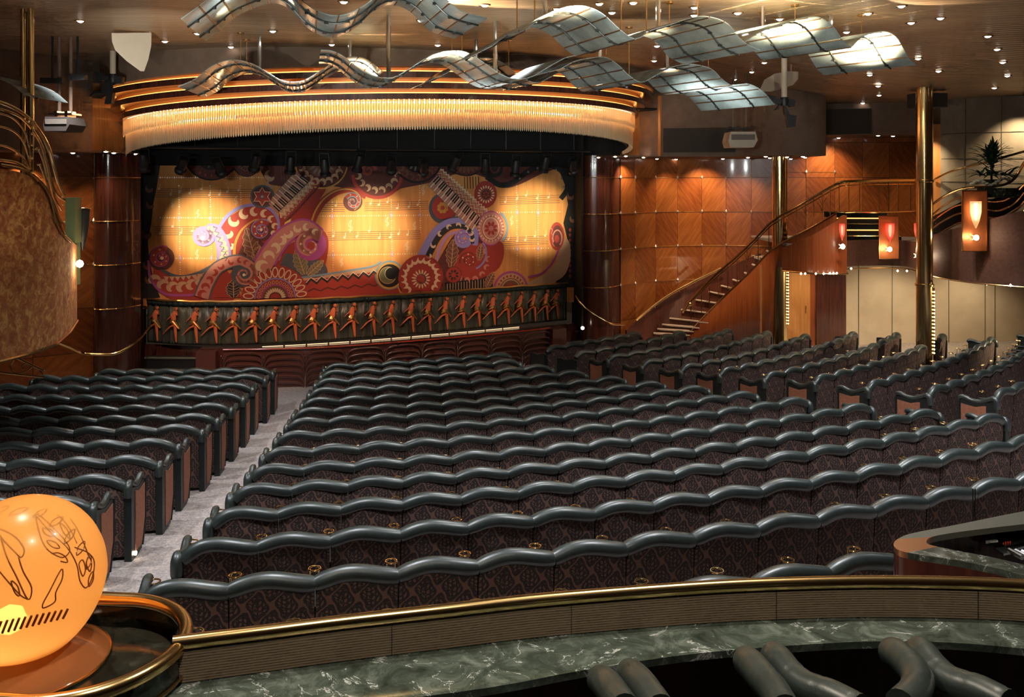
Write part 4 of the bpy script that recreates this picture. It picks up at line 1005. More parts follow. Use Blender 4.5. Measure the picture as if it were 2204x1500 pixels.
mb.add(vs, [(3*i, 3*i+3, 3*i+4, 3*i+1) for i in range(len(TS)-1)]+[(3*i, 3*i+2, 3*i+5, 3*i+3) for i in range(len(TS)-1)]); mb.obj('upper_fascia', TAUPE, can, ang=60)
mb = MB(); mb.wall([tuple(el(t, -0.14)) for t in TS[4:-4]], [zb_(t)+0.06 for t in TS[4:-4]], [zt_(t)+0.02 for t in TS[4:-4]]); mb.obj('canopy_lining', HONEY, can, ang=60)
mb = MB(); mb.wall([tuple(el(t, -0.2)) for t in TS[2:-2]], [zb_(t)+0.03 for t in TS[2:-2]], 6.38, 0.02); mb.obj('black_lining', BLACKC, can, ang=60)
# crystal rods: two tiers
fr = thing('crystal_fringe', 'glowing crystal rod fringe hanging round the edge of the stage canopy', 'chandelier', (-1.3, 17.5, 5.5))
TT = []; t = 0.02
while t < PI-0.02:
    TT.append(t); p, q = el(t), el(t+0.001); t += 0.050/((q-p).length/0.001)
print('RODS', len(TT))
RODS = [(i, t) for i, t in enumerate(TT)]
near = set(sorted(range(len(TT)), key=lambda i: el(TT[i]).y)[:100])
restm = MB()
for i, t in RODS:
    p = el(t, 0.0); p2 = el(t, -0.05); z1, z0 = zt_(t), zb_(t); zm = lerp(z1, z0, 0.42); dz = 0.012*((i*37) % 5)/5
    m_ = restm if i not in near else MB()
    m_.tube([(p.x, p.y, z1-0.005), (p.x, p.y, zm+dz), (p.x, p.y, zm+dz-0.025)], [0.015, 0.015, 0.004], 5)
    m_.tube([(p2.x, p2.y, zm+0.06), (p2.x, p2.y, z0+0.03-dz), (p2.x, p2.y, z0-dz)], [0.016, 0.016, 0.004], 5)
    if i in near: m_.obj('crystal_rod', CRYSTAL, fr, ang=20)
o = restm.obj('crystal_rods', CRYSTAL, fr, ang=20); o['kind'] = 'stuff'
# rows of small bulbs behind the rods
mb = MB()
for i, t in RODS[::2]:
    for off, f in ((-0.09, 0.07), (-0.10, 0.36)):
        p = el(t, off); z = lerp(zt_(t), zb_(t), f); mb.lathe((p.x, p.y, z), [(0.002, -0.03), (0.026, 0), (0.002, 0.03)], 6)
o = mb.obj('fringe_bulbs', mat('fringe_bulb', (1, .8, .5), 0.3, emit=(1.0, 0.66, 0.32), es=55), fr); o['kind'] = 'stuff'
# ------------------------------------------------------------------ walls, soffits, balconies, stairs
def burl_wall(name, plan, z0, z1, u_start=0, step=None):
    """veneered wall; one plan point per column of squares"""
    me_v, me_f, uvs = [], [], []
    for i, p in enumerate(plan):
        me_v += [(p[0], p[1], z0), (p[0], p[1], z1)]
    for i in range(len(plan)-1): me_f.append((2*i, 2*i+2, 2*i+3, 2*i+1))
    me = bpy.data.meshes.new(name); me.from_pydata(me_v, [], me_f); me.materials.append(BURL)
    uv = me.uv_layers.new(name='uv')
    for pl in me.polygons:
        for li in pl.loop_indices:
            vi = me.loops[li].vertex_index; uv.data[li].uv = (u_start+vi//2, (me.vertices[vi].co.z-4.7)/0.95+40)
    me.shade_smooth(); o = bpy.data.objects.new(name, me); COL.objects.link(o); struct(o); return o
STUD = MB().lathe((0, 0, 0), [(0.001, -0.065), (0.034, 0), (0.001, 0.065)], 6).mesh('brass_stud', mat('pale_stud', (0.8, 0.72, 0.6), 0.25, 0.7), smooth=False)
def studs(wall, plan, zs, skip=()):
    for i, p in enumerate(plan):
        for z in zs:
            o = child('brass_stud', STUD, wall); o.location = (p[0], p[1]-0.015, z)
    for z in zs:
        mb = MB(); mb.tube([(p[0], p[1]-0.012, z) for p in plan], 0.0045, 4); mb.obj('brass_bead', GOLD, wall)
    for p in plan:
        mb = MB(); mb.tube([(p[0], p[1]-0.012, zs[-1]-0.5), (p[0], p[1]-0.012, zs[0]+0.5)], 0.0035, 4); mb.obj('brass_bead', GOLD, wall)
WR = [(2.875, 23.96), (3.33, 24.45), (3.96, 24.97), (4.62, 25.27), (5.33, 25.42), (6.0, 25.40), (6.66, 25.22), (7.33, 24.98)]
wr = burl_wall('wall_right_veneer', WR, 0, 5.6); studs(wr, WR, [4.7, 3.75, 2.80, 1.85])
WU = [(7.33, 24.98), (8.05, 24.80), (8.78, 24.65), (9.5, 24.55), (10.2, 24.5), (10.9, 24.45), (11.6, 24.4)]
wu = burl_wall('wall_balcony_veneer', WU, 2.6, 6.7, 2); studs(wu, WU[:3], [4.85])
WL = [(-13.45, 17.7), (-12.2, 18.0), (-11.1, 18.5), (-10.1, 19.1), (-9.16, 19.86)]
wl = burl_wall('wall_left_veneer', WL, -0.05, 5.4, 1); studs(wl, WL[3:], [4.7, 3.75, 2.80])
# bulkheads over the side walls
mb = MB(); mb.wall(spl([(-13.45, 16.3), (-11.5, 16.5), (-9.7, 17.0), (-9.0, 17.9), (-8.75, 18.9)]), 5.27, 7.15); struct(mb.obj('wall_bulkhead_left', TAUPE))
mb = MB(); mb.slab(spl([(-13.45, 16.3), (-11.5, 16.5), (-9.7, 17.0), (-9.0, 17.9), (-8.75, 18.9)])+[(-8.35, 20.0), (-9.3, 20.1), (-13.45, 18.2)], 5.22, 5.27); struct(mb.obj('ceiling_soffit_left', TAUPE))
mb = MB(); mb.wall([(-9.42, 18.35), (-9.1, 18.75), (-8.8, 19.3), (-8.55, 19.9), (-8.6, 20.7)], 5.24, 6.7, 0.05); struct(mb.obj('trim_1', HONEY))
g = MB().wall([(-10.1, 17.55), (-9.42, 18.30)], 5.30, 6.0, 0.06).obj('speaker_grille', GREYPAN, smooth=False); recentre(g)
tag(g, 'flat grey speaker grille panel beside the left end of the canopy', 'speaker grille')
RBP = spl([(3.25, 23.15), (3.7, 22.75), (4.6, 22.6), (5.55, 22.45), (5.95, 21.7), (6.6, 21.15), (7.2, 21.2), (7.52, 21.8), (7.52, 23.6)])
mb = MB(); mb.wall(RBP, 5.27, 7.15); struct(mb.obj('wall_bulkhead_right', TAUPE))
mb = MB(); mb.slab(RBP+[(7.52, 25.2), (2.8, 25.0), (2.6, 23.6)], 5.22, 5.27); struct(mb.obj('ceiling_soffit_right', TAUPE))
mb = MB(); mb.wall([(2.75, 24.6), (2.95, 23.9), (3.25, 23.3), (3.72, 22.70)], 5.24, 6.75, 0.05); struct(mb.obj('trim_2', HONEY))
g = MB().wall([(5.52, 22.38), (3.78, 22.64)], 5.33, 5.93, -0.05).obj('speaker_grille', DKGRILLE, smooth=False); recentre(g)
tag(g, 'long dark speaker grille between the canopy and the right projector', 'speaker grille')
mb = MB(); mb.wall([(7.5, 23.3), (9.6, 22.6), (10.3, 22.2), (14.4, 19.5)], 5.82, 7.0); struct(mb.obj('wall_bulkhead_balcony', TAUPE))
mb = MB(); mb.slab([(7.5, 23.3), (9.6, 22.6), (10.3, 22.2), (14.4, 19.5), (14.4, 25), (7.5, 25)], 5.78, 5.82); struct(mb.obj('ceiling_soffit_balcony', TAUPE))
g = MB().wall([(8.95, 22.55), (7.85, 22.92)], 5.79, 6.42, -0.06).obj('speaker_grille', DKGRILLE, smooth=False); recentre(g)
tag(g, 'dark speaker grille high on the right between the drum bulkhead and the taller column', 'speaker grille')
# walls under and behind the right balcony
struct(MB().wall([(7.33, 24.95), (8.3, 24.75)], 0, 2.7).obj('wall_under_balcony', CHERRY))
d = MB().box((7.75, 24.80, 1.2), (0.78, 0.05, 2.2), -0.2).obj('door_1', HONEY, smooth=False); struct(d)
mb = MB(); mb.tube([(8.02, 24.70, 1.0), (8.02, 24.70, 1.2)], 0.012, 6); mb.obj('door_handle', BRASS, d)
struct(MB().wall([(8.3, 24.70), (9.08, 24.62)], 0, 2.7).obj('wall_dark_recess', MAHOG))
struct(MB().wall([(9.08, 24.62), (10.2, 24.45), (11.4, 24.1), (14.45, 22.9)], 0.0, 2.7).obj('wall_beige_panels', BEIGE))
for k, f in enumerate((0.06, 0.22, 0.36, 0.47, 0.62, 0.66, 0.82)):
    x = lerp(9.08, 14.4, f); y = interp(x, [9.08, 10.2, 11.4, 14.45], [24.62, 24.45, 24.1, 22.9]); mb = MB(); mb.box((x, y-0.01, 1.3), (0.012, 0.012, 2.6)); struct(mb.obj('trim_%d' % (k+3), MATS['step_carpet'], smooth=False))
mb = MB(); mb.wall([(10.05, 22.35), (10.38, 21.93)], 3.1, 6.0, 0.04); struct(mb.obj('wall_balcony_honey', HONEY))
mb = MB(); mb.wall([(10.36, 21.9), (11.2, 21.0), (12.6, 20.0), (14.4, 19.2)], 3.0, 7.0, 0.0); sw = mb.obj('wall_balcony_stone', MARBW); struct(sw)
for z in (4.6, 5.15, 5.75): mb = MB(); mb.tube([(10.37, 21.88, z), (11.2, 20.98, z), (12.6, 19.98, z)], 0.006, 4); mb.obj('stone_joint', MATS['step_carpet'], sw)
for (x, y) in ((10.75, 21.47), (11.3, 20.91)): mb = MB(); mb.tube([(x, y, 3), (x, y, 6.9)], 0.006, 4); mb.obj('stone_joint', MATS['step_carpet'], sw)
# balcony on the right
FA = [(6.48, 21.75), (6.95, 21.2), (7.45, 21.0), (7.78, 21.05)]
FB = [(7.78, 21.05), (8.15, 22.1), (8.9, 22.4), (9.6, 22.3), (9.62, 21.6)]
FC = [(9.62, 21.6), (9.52, 20.8), (9.55, 20.0), (9.85, 19.2), (10.45, 18.5), (11.4, 17.9), (12.8, 17.3), (14.4, 17.0)]
bal = thing('balcony', 'curving wood and brown cloth balcony front on the right with brass-lit lower edge', 'balcony', (8.8, 21.5, 2.46))
P = spl(FA, 5); mb = MB(); mb.wall(P, 2.46, [interp(p[0], [6.4, 7.7], [2.95, 3.82]) for p in P], 0.08); mb.obj('wood_fascia', CHERRY, bal)
P = spl(FB, 5); mb = MB(); mb.wall(P, 2.52, 3.15, 0.08); mb.obj('recessed_fascia', FASCIA, bal)
P = spl(FC, 6); mb = MB(); mb.wall(P, 2.46, [interp(p[1], [17.0, 18.2, 18.5, 19.2, 20.0, 20.8, 21.6], [4.4, 4.12, 4.03, 3.72, 3.52, 3.32, 3.15]) for p in P], 0.08); mb.obj('cloth_fascia', FASCIA, bal)
AL = spl(FA, 4)+spl(FB, 4)[1:]+spl(FC, 5)[1:]; AI = [(6.62, 21.85), (7.05, 21.38), (7.5, 21.2), (7.70, 21.3), (8.10, 22.28), (8.9, 22.58), (9.75, 22.4), (9.80, 21.6), (9.72, 20.8), (9.75, 20.1), (10.02, 19.35), (10.58, 18.68), (11.5, 18.1), (12.85, 17.5), (14.4, 17.2)]
mb = MB(); mb.slab(AI+[(14.4, 25), (6.6, 25)], 2.50, 2.56); mb.obj('underside', BEIGE, bal)
mb = MB(); mb.slab(AI+[(14.4, 25), (6.6, 25)], 3.05, 3.10); mb.obj('deck', CARPET, bal)
mb = MB(); mb.tube([(p[0]+0.0, p[1]-0.06, 2.465) for p in AL], 0.018, 6); mb.obj('lower_trim', BRASSD, bal)
rr = random.Random(5)
def bulb_thing(p, label, group, r=0.022, name='edge_bulb'):
    o = MB().lathe((0, 0, 0), [(0.001, -r), (r*0.8, -r*0.6), (r, 0), (r*0.8, r*0.6), (0.001, r)], 8).obj(name, BULB, None); o.location = p; tag(o, label, 'bulb', group); return o
for (u, v, Y) in ((1724, 589, 21.15), (1733, 589, 21.1), (1756, 589, 21.0), (1773, 589, 20.95), (1786, 588, 20.9), (1794, 588, 20.9), (1801, 588, 20.9), (1832, 578, 22.0), (1932, 583, 22.2), (1952, 583, 22.1), (2124, 611, 19.2), (2175, 614, 18.6)):
    b = MB().lathe((0, 0, 0), [(0.001, -0.03), (0.026, 0), (0.001, 0.03)], 8).obj('edge_bulb', BULB, bal, local=True); b.location = at(u, v, Y-0.12)-bal.location
# columns
def column(x, y, r, z1, label, collars, zb=None):
    z0 = floor_z(x, y); t = thing('brass_column', label, 'column', (x, y, z0))
    mb = MB(); mb.lathe((x, y, 0), [(r, z0), (r, z1)], 32); mb.obj('shaft', BRASS, t)
    mb = MB(); mb.lathe((x, y, 0), [(r*1.12, z0), (r*1.12, z0+0.12), (r*1.02, z0+0.14)], 32); mb.obj('base_ring', BRASSD, t)
    for z in collars: mb = MB(); mb.lathe((x, y, 0), [(r*1.0, z-0.03), (r*1.14, z-0.02), (r*1.14, z+0.02), (r*1.0, z+0.03)], 32); mb.obj('collar', BRASS, t)
    if zb:  # strip of glowing beads imitates lamps reflected in the polished shaft
        mb = MB(); px, py = x+r*0.93, y-r*0.55; mb.box((px, py, (zb[0]+zb[1])/2), (0.03, 0.02, zb[1]-zb[0])); ls = mb.obj('reflection_strip', BRASSD, t)
        for k in range(int((zb[1]-zb[0])/0.075)):
            b = MB().lathe((0, 0, 0), [(0.001, -0.02), (0.02, 0), (0.001, 0.02)], 6).obj('reflection_bead', MATS['reflection_glow'], ls, local=True); b.location = Vector((px, py-0.02, zb[0]+0.04+0.075*k))-t.location
    return t
mat('reflection_glow', (1, .85, .6), 0.3, emit=(1.0, 0.72, 0.36), es=9)  # glow of the beads that stand for reflections on the columns
column(6.65, 22.5, 0.185, 5.25, 'polished brass column beside the staircase, standing under the rounded bulkhead', [], (1.05, 2.65))
column(8.65, 19.0, 0.165, ceil_z(8.65, 19.0)+0.02, 'tall polished brass column rising through the right balcony to the ceiling', [4.63, 2.45], (1.0, 2.4))
mb = MB(); mb.box((8.98, 19.6, 6.36), (0.62, 0.5, 0.3), 0.2); o = mb.obj('ceiling_box', DKGRILLE, smooth=False); recentre(o); tag(o, 'square dark box fixed to the ceiling behind the tall brass column', 'ceiling box')
mb = MB(); mb.box((6.33, 22.75, 1.25), (0.22, 0.12, 2.5)); struct(mb.obj('trim_12', HONEY, smooth=False))
# ---- stair to the balcony
ST_P = [at(1484, 716, 24.1), at(1509, 686, 23.9), at(1568, 628, 23.4), at(1612, 587, 23.0), at(1661, 537, 22.45), at(1700, 513, 22.0), at(1745, 490, 21.6), at(1800, 459, 21.25)]
RL_P = [at(1469, 672, 24.1), at(1484, 650, 23.95), at(1537, 594, 23.5), at(1576, 561, 23.2), at(1618, 521, 22.8), at(1661, 477, 22.45), at(1700, 454, 22.0), at(1745, 428, 21.6), at(1800, 397, 21.25), at(1825, 391, 21.15)]
stc = thing('staircase', 'curved staircase with pale treads climbing to the right balcony', 'staircase', (5.6, 23.5, 0))
SP = smoothpath(ST_P, 5); mb = MB(); vs = []
for p in SP: vs += [(p.x, p.y, 0.0 if p.x < 6.5 else 2.5), (p.x, p.y, p.z)]
mb.add(vs, [(2*i, 2*i+2, 2*i+3, 2*i+1) for i in range(len(SP)-1)]); sh = mb.obj('stair_side', CHERRY, stc); sh.modifiers.new('s', 'SOLIDIFY').thickness = 0.05
mb = MB(); mb.tube(SP, 0.022, 6); mb.obj('stringer_trim', BRASSD, stc)
NT_ = 20
for k in range(NT_):
    f = k/NT_*(len(SP)-1); i = int(f); p = SP[i].lerp(SP[min(i+1, len(SP)-1)], f-i); f2 = (k+1)/NT_*(len(SP)-1); i2 = min(int(f2), len(SP)-2); p2 = SP[i2].lerp(SP[i2+1], f2-i2)
    d = Vector((p2.x-p.x, p2.y-p.y, 0)); n_ = Vector((-d.y, d.x, 0)).normalized()
    if n_.y < 0: n_ = -n_
    w_ = max(0.0, 1-k/9); n_ = (Vector((0.05, 0.9, 0))*(1-w_)+Vector((-0.95, 0.25, 0))*w_).normalized()*0.95
    mb = MB(); z = p.z-0.05-0.13*min(1, k/7)
    mb.slab([(p.x+n_.x*0.08, p.y+n_.y*0.08), (p2.x+n_.x*0.08, p2.y+n_.y*0.08), (p2.x+n_.x, p2.y+n_.y), (p.x+n_.x, p.y+n_.y)], z-0.03, z); mb.tube([(p.x+n_.x*0.09, p.y+n_.y*0.09, z-0.005), (p.x+n_.x, p.y+n_.y, z-0.005)], 0.028, 6)
    mb.obj('tread', TREADM, stc)
    mb = MB(); mb.prism([(p.x+n_.x*0.08, p.y+n_.y*0.08, z-0.17), (p.x+n_.x*0.08, p.y+n_.y*0.08, z-0.02), (p.x+n_.x, p.y+n_.y, z-0.02), (p.x+n_.x, p.y+n_.y, z-0.17)], (0.01, 0.01, 0)); mb.obj('riser', DKCHERRY, stc)
rl = thing('stair_railing', 'brass stair railing rising past the brass column to the balcony landing', 'railing', (5.6, 23.4, 0.7))
RP = smoothpath(RL_P+[at(1900, 389, 21.9), at(1972, 388, 22.4)], 5); mb = MB(); mb.tube(RP, 0.035, 8); mb.obj('handrail', BRASS, rl)
mb = MB(); mb.tube([p-Vector((0, 0, 0.09)) for p in RP[3:]], 0.014, 6); mb.obj('under_rail', BRASSD, rl)
def zat(path, u):
    for a, b in zip(path, path[1:]):
        ua, ub = U0+F*a.x/a.y, U0+F*b.x/b.y
        if ua <= u <= ub: return a.lerp(b, (u-ua)/(ub-ua+1e-9))
    return None
SP2 = smoothpath(ST_P+[at(1900, 457, 21.9), at(1972, 455, 22.4)], 5)
for u in (1487, 1510, 1527, 1546, 1566, 1587, 1608, 1632, 1655, 1714, 1733, 1751, 1770, 1787, 1806, 1827, 1850, 1892, 1912, 1933, 1960):
    a, b = zat(SP2, u), zat(RP, u)
    if a is None or b is None: continue
    mb = MB(); mb.tube([(a.x, a.y, a.z), (a.x, a.y, b.z)], 0.011, 6); mb.obj('baluster', BRASSD, rl)
for u in (1608, 1735, 1770, 1912):       # fan shaped ornaments on some balusters
    a, b = zat(SP2, u), zat(RP, u); mb = MB()
    for s in (-1, 1):
        for k in range(2): mb.tube([(a.x, a.y, lerp(a.z, b.z, 0.25+0.2*k)), (a.x+s*0.05, a.y, lerp(a.z, b.z, 0.5+0.2*k)), (a.x+s*0.12, a.y, lerp(a.z, b.z, 0.62+0.2*k))], 0.007, 5)
    mb.obj('fan_ornament', BRASS, rl)
mb = MB(); mb.lathe((0, 0, 0), [(0.02, -0.02), (0.05, 0), (0.02, 0.02)], 16); o = mb.obj('end_scroll', BRASS, rl, local=True); o.location = at(1486, 655, 23.8)-rl.location; o.rotation_euler = (PI/2, 0, 0)
mb = MB(); mb.tube([p for p in SP2 if p.x > 7.7], 0.022, 6); mb.obj('floor_rail', BRASSD, rl)
wrail = thing('wall_rail', 'sloping brass handrail fixed to the veneer wall above the stair foot', 'handrail', (3.6, 24.2, 1.2))
mb = MB(); mb.tube(smoothpath([at(1369, 690, 23.9), at(1405, 660, 24.2), at(1447, 631, 24.5), at(1500, 603, 24.7), at(1552, 578, 24.6)], 4), 0.034, 8); mb.obj('rail', BRASS, wrail)
DW = [at(u, v, Y) for u, v, Y in ((1350, 712, 23.7), (1369, 694, 23.93), (1405, 664, 24.25), (1447, 636, 24.6), (1500, 608, 24.85), (1552, 583, 24.8), (1640, 545, 24.6))]
mb = MB(); mb.wall([(p.x, p.y+0.1) for p in DW], 0, [p.z for p in DW], 0.05); mb.obj('stair_dado', DKCHERRY, stc)
for (u, v, Y) in ((1463, 628, 24.6), (1410, 662, 24.3)): p = at(u, v, Y); mb = MB(); mb.tube([p, p+Vector((0, 0.25, -0.08))], 0.012, 6); mb.obj('bracket', BRASS, wrail)
for nm, lab, pts, br in (('wall_rail', 'curving brass handrail dipping round the foot of the right mahogany pier', [at(1240, 636, 23.4), at(1252, 655, 23.2), at(1268, 670, 23.1), at(1290, 684, 23.1), at(1316, 697, 23.15), at(1344, 699, 23.6)], at(1277, 675, 23.1)),
                         ('wall_rail', 'curving brass handrail dipping round the foot of the left mahogany pier', [at(124, 737, 18.6), at(150, 748, 18.9), at(178, 760, 19.2), at(215, 763, 19.25), at(252, 760, 19.25), at(285, 742, 19.5), at(305, 725, 19.8), at(322, 702, 20.1)], at(300, 728, 19.75))):
    t = thing(nm, lab, 'handrail', (pts[2].x, pts[2].y, pts[2].z)); mb = MB(); mb.tube(smoothpath(pts, 5), 0.028, 8); mb.obj('rail', BRASS, t)
    mb = MB(); mb.tube([br, br+Vector((0, 0.12, -0.1))], 0.012, 6); mb.obj('bracket', BRASS, t)
ft = bulb_thing(at(1254, 706, 23.0), 'round lit lamp at the foot of the right mahogany pier', None, 0.045, 'foot_lamp')
# curved rails of the right balcony end
cr = thing('balcony_railing', 'swooping multi-bar brass railing along the right balcony corner', 'railing', (9.7, 20.3, 3.3))
RR_ = [[at(1986, 456, 21.3), at(2030, 424, 20.7), at(2075, 405, 20.2), at(2139, 401, 19.5), at(2178, 389, 19.0), at(2204, 352, 18.6), at(2230, 318, 18.3)],
       [at(1998, 470, 21.2), at(2035, 440, 20.7), at(2073, 424, 20.2), at(2137, 434, 19.5), at(2172, 427, 19.0), at(2204, 398, 18.6), at(2230, 370, 18.3)],
       [at(1993, 488, 21.2), at(2035, 456, 20.7), at(2073, 440, 20.2), at(2137, 453, 19.5), at(2166, 448, 19.0), at(2190, 432, 18.8), at(2215, 400, 18.4)],
       [at(1988, 505, 21.2), at(2030, 476, 20.7), at(2073, 458, 20.2), at(2134, 468, 19.5), at(2160, 466, 19.1), at(2190, 450, 18.8), at(2215, 420, 18.4)],
       [at(1983, 523, 21.2), at(2030, 498, 20.6), at(2073, 478, 20.1), at(2134, 482, 19.4), at(2165, 481, 19.0), at(2190, 468, 18.7), at(2220, 436, 18.3)]]
for k, pts in enumerate(RR_): mb = MB(); mb.tube(smoothpath(pts, 5), 0.030 if k == 0 else 0.020, 8); mb.obj('rail_bar', BRASS if k == 0 else BRASSD, cr)
mb = MB(); mb.tube(smoothpath([at(2011, 386, 22.0), at(2050, 368, 21.3), at(2114, 351, 20.2), at(2204, 326, 18.9), at(2240, 315, 18.5)], 5), 0.026, 8); mb.obj('handrail', BRASS, cr)
mb = MB(); mb.prism([at(1990, 520, 21.6), at(2073, 476, 20.6), at(2137, 478, 19.9), at(2215, 430, 18.9), at(2215, 392, 18.9), at(2137, 428, 19.9), at(2073, 432, 20.6), at(2000, 470, 21.6)], (0.05, 0.06, 0)); mb.obj('interior_shade', BLACKC, cr, smooth=False)  # black sheet paints in the darkness of the interior behind the bars
for u, k in ((1990, 0), (2014, 1)):
    for j in range(6): b = MB().lathe((0, 0, 0), [(0.001, -0.022), (0.02, 0), (0.001, 0.022)], 8).obj('brass_bead', BRASS, cr, local=True); b.location = at(u+(j % 2), 462+j*9, 20.9)-cr.location
# interior steps seen through the balcony rail
bs = thing('balcony_steps', 'short flight of steps with glowing orange nosings inside the right balcony', 'steps', (9.0, 23.0, 3.1))
for k in range(5):
    mb = MB(); z = 3.15+0.14*k; mb.box((9.05, 23.0+0.22*k, z+0.02), (1.55, 0.24, 0.14), -0.05); mb.obj('step', BLACKC, bs, smooth=False)
    mb = MB(); mb.tube([(8.3, 22.90+0.22*k, z+0.07), (9.8, 22.82+0.22*k, z+0.07)], 0.012, 5); mb.obj('lit_nosing', COVE if k % 2 else BRASS, bs)
# sconces
def sconce(u, v0, v1, u0, u1, Y, col, label, bv, plate=True, cone=None, yaw=0.0, energy=6):
    p = at(u, bv, Y); t = thing('wall_sconce', label, 'wall lamp', p)
    if plate:
        a, b = at(u0, v0, Y), at(u1, v1, Y); w_, h_ = b.x-a.x, a.z-b.z
        mb = MB(); mb.box(((a.x+b.x)/2, Y+0.05, (a.z+b.z)/2), (w_, 0.03, h_)); mb.obj('copper_plate', COPPER, t, smooth=False)
        mb = MB(); c = ((a.x+b.x)/2, Y+0.03, (a.z+b.z)/2)
        for s in (-1, 1): mb.box((c[0]+s*w_/2, c[1], c[2]), (0.015, 0.03, h_)); mb.box((c[0], c[1], c[2]+s*h_/2), (w_, 0.03, 0.015))
        mb.obj('plate_frame', BRASSD, t, smooth=False)
    cu0, cv0, cu1, cv1 = cone; a, b = at(cu0, cv0, Y), at(cu1, cv1, Y); r = (b.x-a.x)/2; cx = (a.x+b.x)/2; zt, zb = a.z, b.z
    mb = MB(); mb.lathe((cx, Y-0.06, 0), [(r, zt), (r*0.97, zt-(zt-zb)*0.4), (r*0.62, zt-(zt-zb)*0.75), (r*0.12, zb)], 16, sy=0.7); mb.obj('glass_cone', col, t)
    mb = MB(); mb.lathe((cx, Y-0.06, 0), [(r*0.3, zt-0.04), (r*0.35, zt-(zt-zb)*0.45), (r*0.1, zt-(zt-zb)*0.7)], 10); mb.obj('cone_lamp', MATS['cone_lamp'], t)
    mb = MB(); mb.lathe((p.x, Y-0.08, p.z), [(0.001, -0.06), (0.04, -0.04), (0.055, 0), (0.04, 0.04), (0.001, 0.06)], 12); mb.obj('bulb', BULBHOT, t)
    mb = MB()
    for k in range(5): a_ = 2*PI*k/5; mb.tube([(p.x, Y-0.03, p.z), (p.x+0.10*math.cos(a_), Y-0.05, p.z+0.08*math.sin(a_))], 0.010, 5)
    mb.obj('bulb_collar', BRASS, t)
    light('sconce_light', 'POINT', (p.x, Y-0.25, p.z), energy, (1, 0.75, 0.45), t, size=0.05)
COPPER = mat('copper_plate', (0.50, 0.15, 0.05), 0.35, 0.6)
BULBHOT = mat('bright_bulb', (1, 0.9, 0.75), 0.3, emit=(1.0, 0.88, 0.66), es=25)
mat('cone_lamp', (1, 0.8, 0.6), 0.4, emit=(1.0, 0.80, 0.60), es=9)
sconce(2097, 410, 541, 2073, 2126, 18.9, CREAMG, 'large copper wall lamp with a cream glass cone on the right balcony front', 511, True, (2085, 433, 2109, 491))
sconce(1912, 465, 557, 1893, 1935, 21.8, REDG, 'copper wall lamp with a ruby cone left of the tall brass column', 536, True, (1904, 480, 1923, 522))
sconce(1811, 480, 560, 1800, 1822, 20.7, REDG, 'narrow ruby wall lamp at the corner of the wood balcony front', 530, False, (1804, 481, 1817, 517))
sconce(1972, 480, 560, 1960, 1980, 20.9, REDG, 'slim ruby wall lamp just behind the tall brass column', 550, False, (1965, 480, 1979, 520))
# plant and its stones
pl = thing('potted_palm', 'spiky dark green palm against the grey stone wall on the right balcony', 'plant', at(2135, 395, 19.6))
rr = random.Random(11)
for k in range(150):
    a = rr.uniform(0, 2*PI); up = rr.uniform(0.1, 1.35); L_ = rr.uniform(0.40, 0.70); base = at(2134+rr.uniform(-6, 6), 338+rr.uniform(-10, 26), 19.6)
    if k > 95: base = at(2138+rr.uniform(-30, 34), 378, 19.5); up = rr.uniform(0.1, 0.7)
    d = Vector((math.cos(a)*math.cos(up), math.sin(a)*math.cos(up)*0.8, math.sin(up))); side = Vector((-math.sin(a), math.cos(a), 0))
    mb = MB(); vs = []; n = 6
    for i in range(n+1):
        t_ = i/n; p = base+d*L_*t_+Vector((0, 0, -0.16*L_*t_*t_*2)); w_ = 0.030*math.sin(PI*min(1, t_*0.85+0.15)); vs += [p-side*w_, p+Vector((0, 0, 0.006)), p+side*w_]
    fs = [f for i in range(n) for f in ((3*i, 3*i+3, 3*i+4, 3*i+1), (3*i+1, 3*i+4, 3*i+5, 3*i+2))]
    mb.add(vs, fs); mb.obj('frond', MATS.get('palm_leaf') or mat('palm_leaf', (0.03, 0.085, 0.045), 0.4), pl)
mb = MB(); c = at(2134, 388, 19.6); mb.lathe((c.x, c.y, c.z), [(0.001, -0.08), (0.14, -0.08), (0.17, 0.02), (0.15, 0.02), (0.001, 0.0)], 16); mb.obj('pot', BLACK, pl)
mb = MB(); mb.tube([c, at(2134, 333, 19.6)], 0.025, 6); mb.obj('stem', MATS['dark_green_trim'], pl)
for k in range(14):
    u = 2093+k*6.0; v = 392-6*math.sin(k*0.7)-k*0.5; p = at(u, v+4, 19.15)
    o = MB().lathe((0, 0, 0), [(0.001, -0.03), (0.04, -0.015), (0.05, 0.01), (0.03, 0.03), (0.001, 0.035)], 8, sx=1.3).obj('pale_stone', MATS.get('pale_stone') or mat('pale_stone', (0.45, 0.47, 0.42), 0.6)); o.location = p; o.rotation_euler = (0, 0, k)
    tag(o, 'pale rounded stones lying at the foot of the balcony palm', 'stone', 'stones round the palm')
# stone shelf that carries palm and stones
mb = MB(); a, b = at(2085, 402, 19.5), at(2215, 400, 19.0); mb.slab([(a.x, a.y-0.35), (b.x, b.y-0.55), (b.x+0.4, b.y+1.4), (a.x+0.65, a.y+1.2)], 4.28, 4.48); struct(mb.obj('trim_13', DMARBLE))

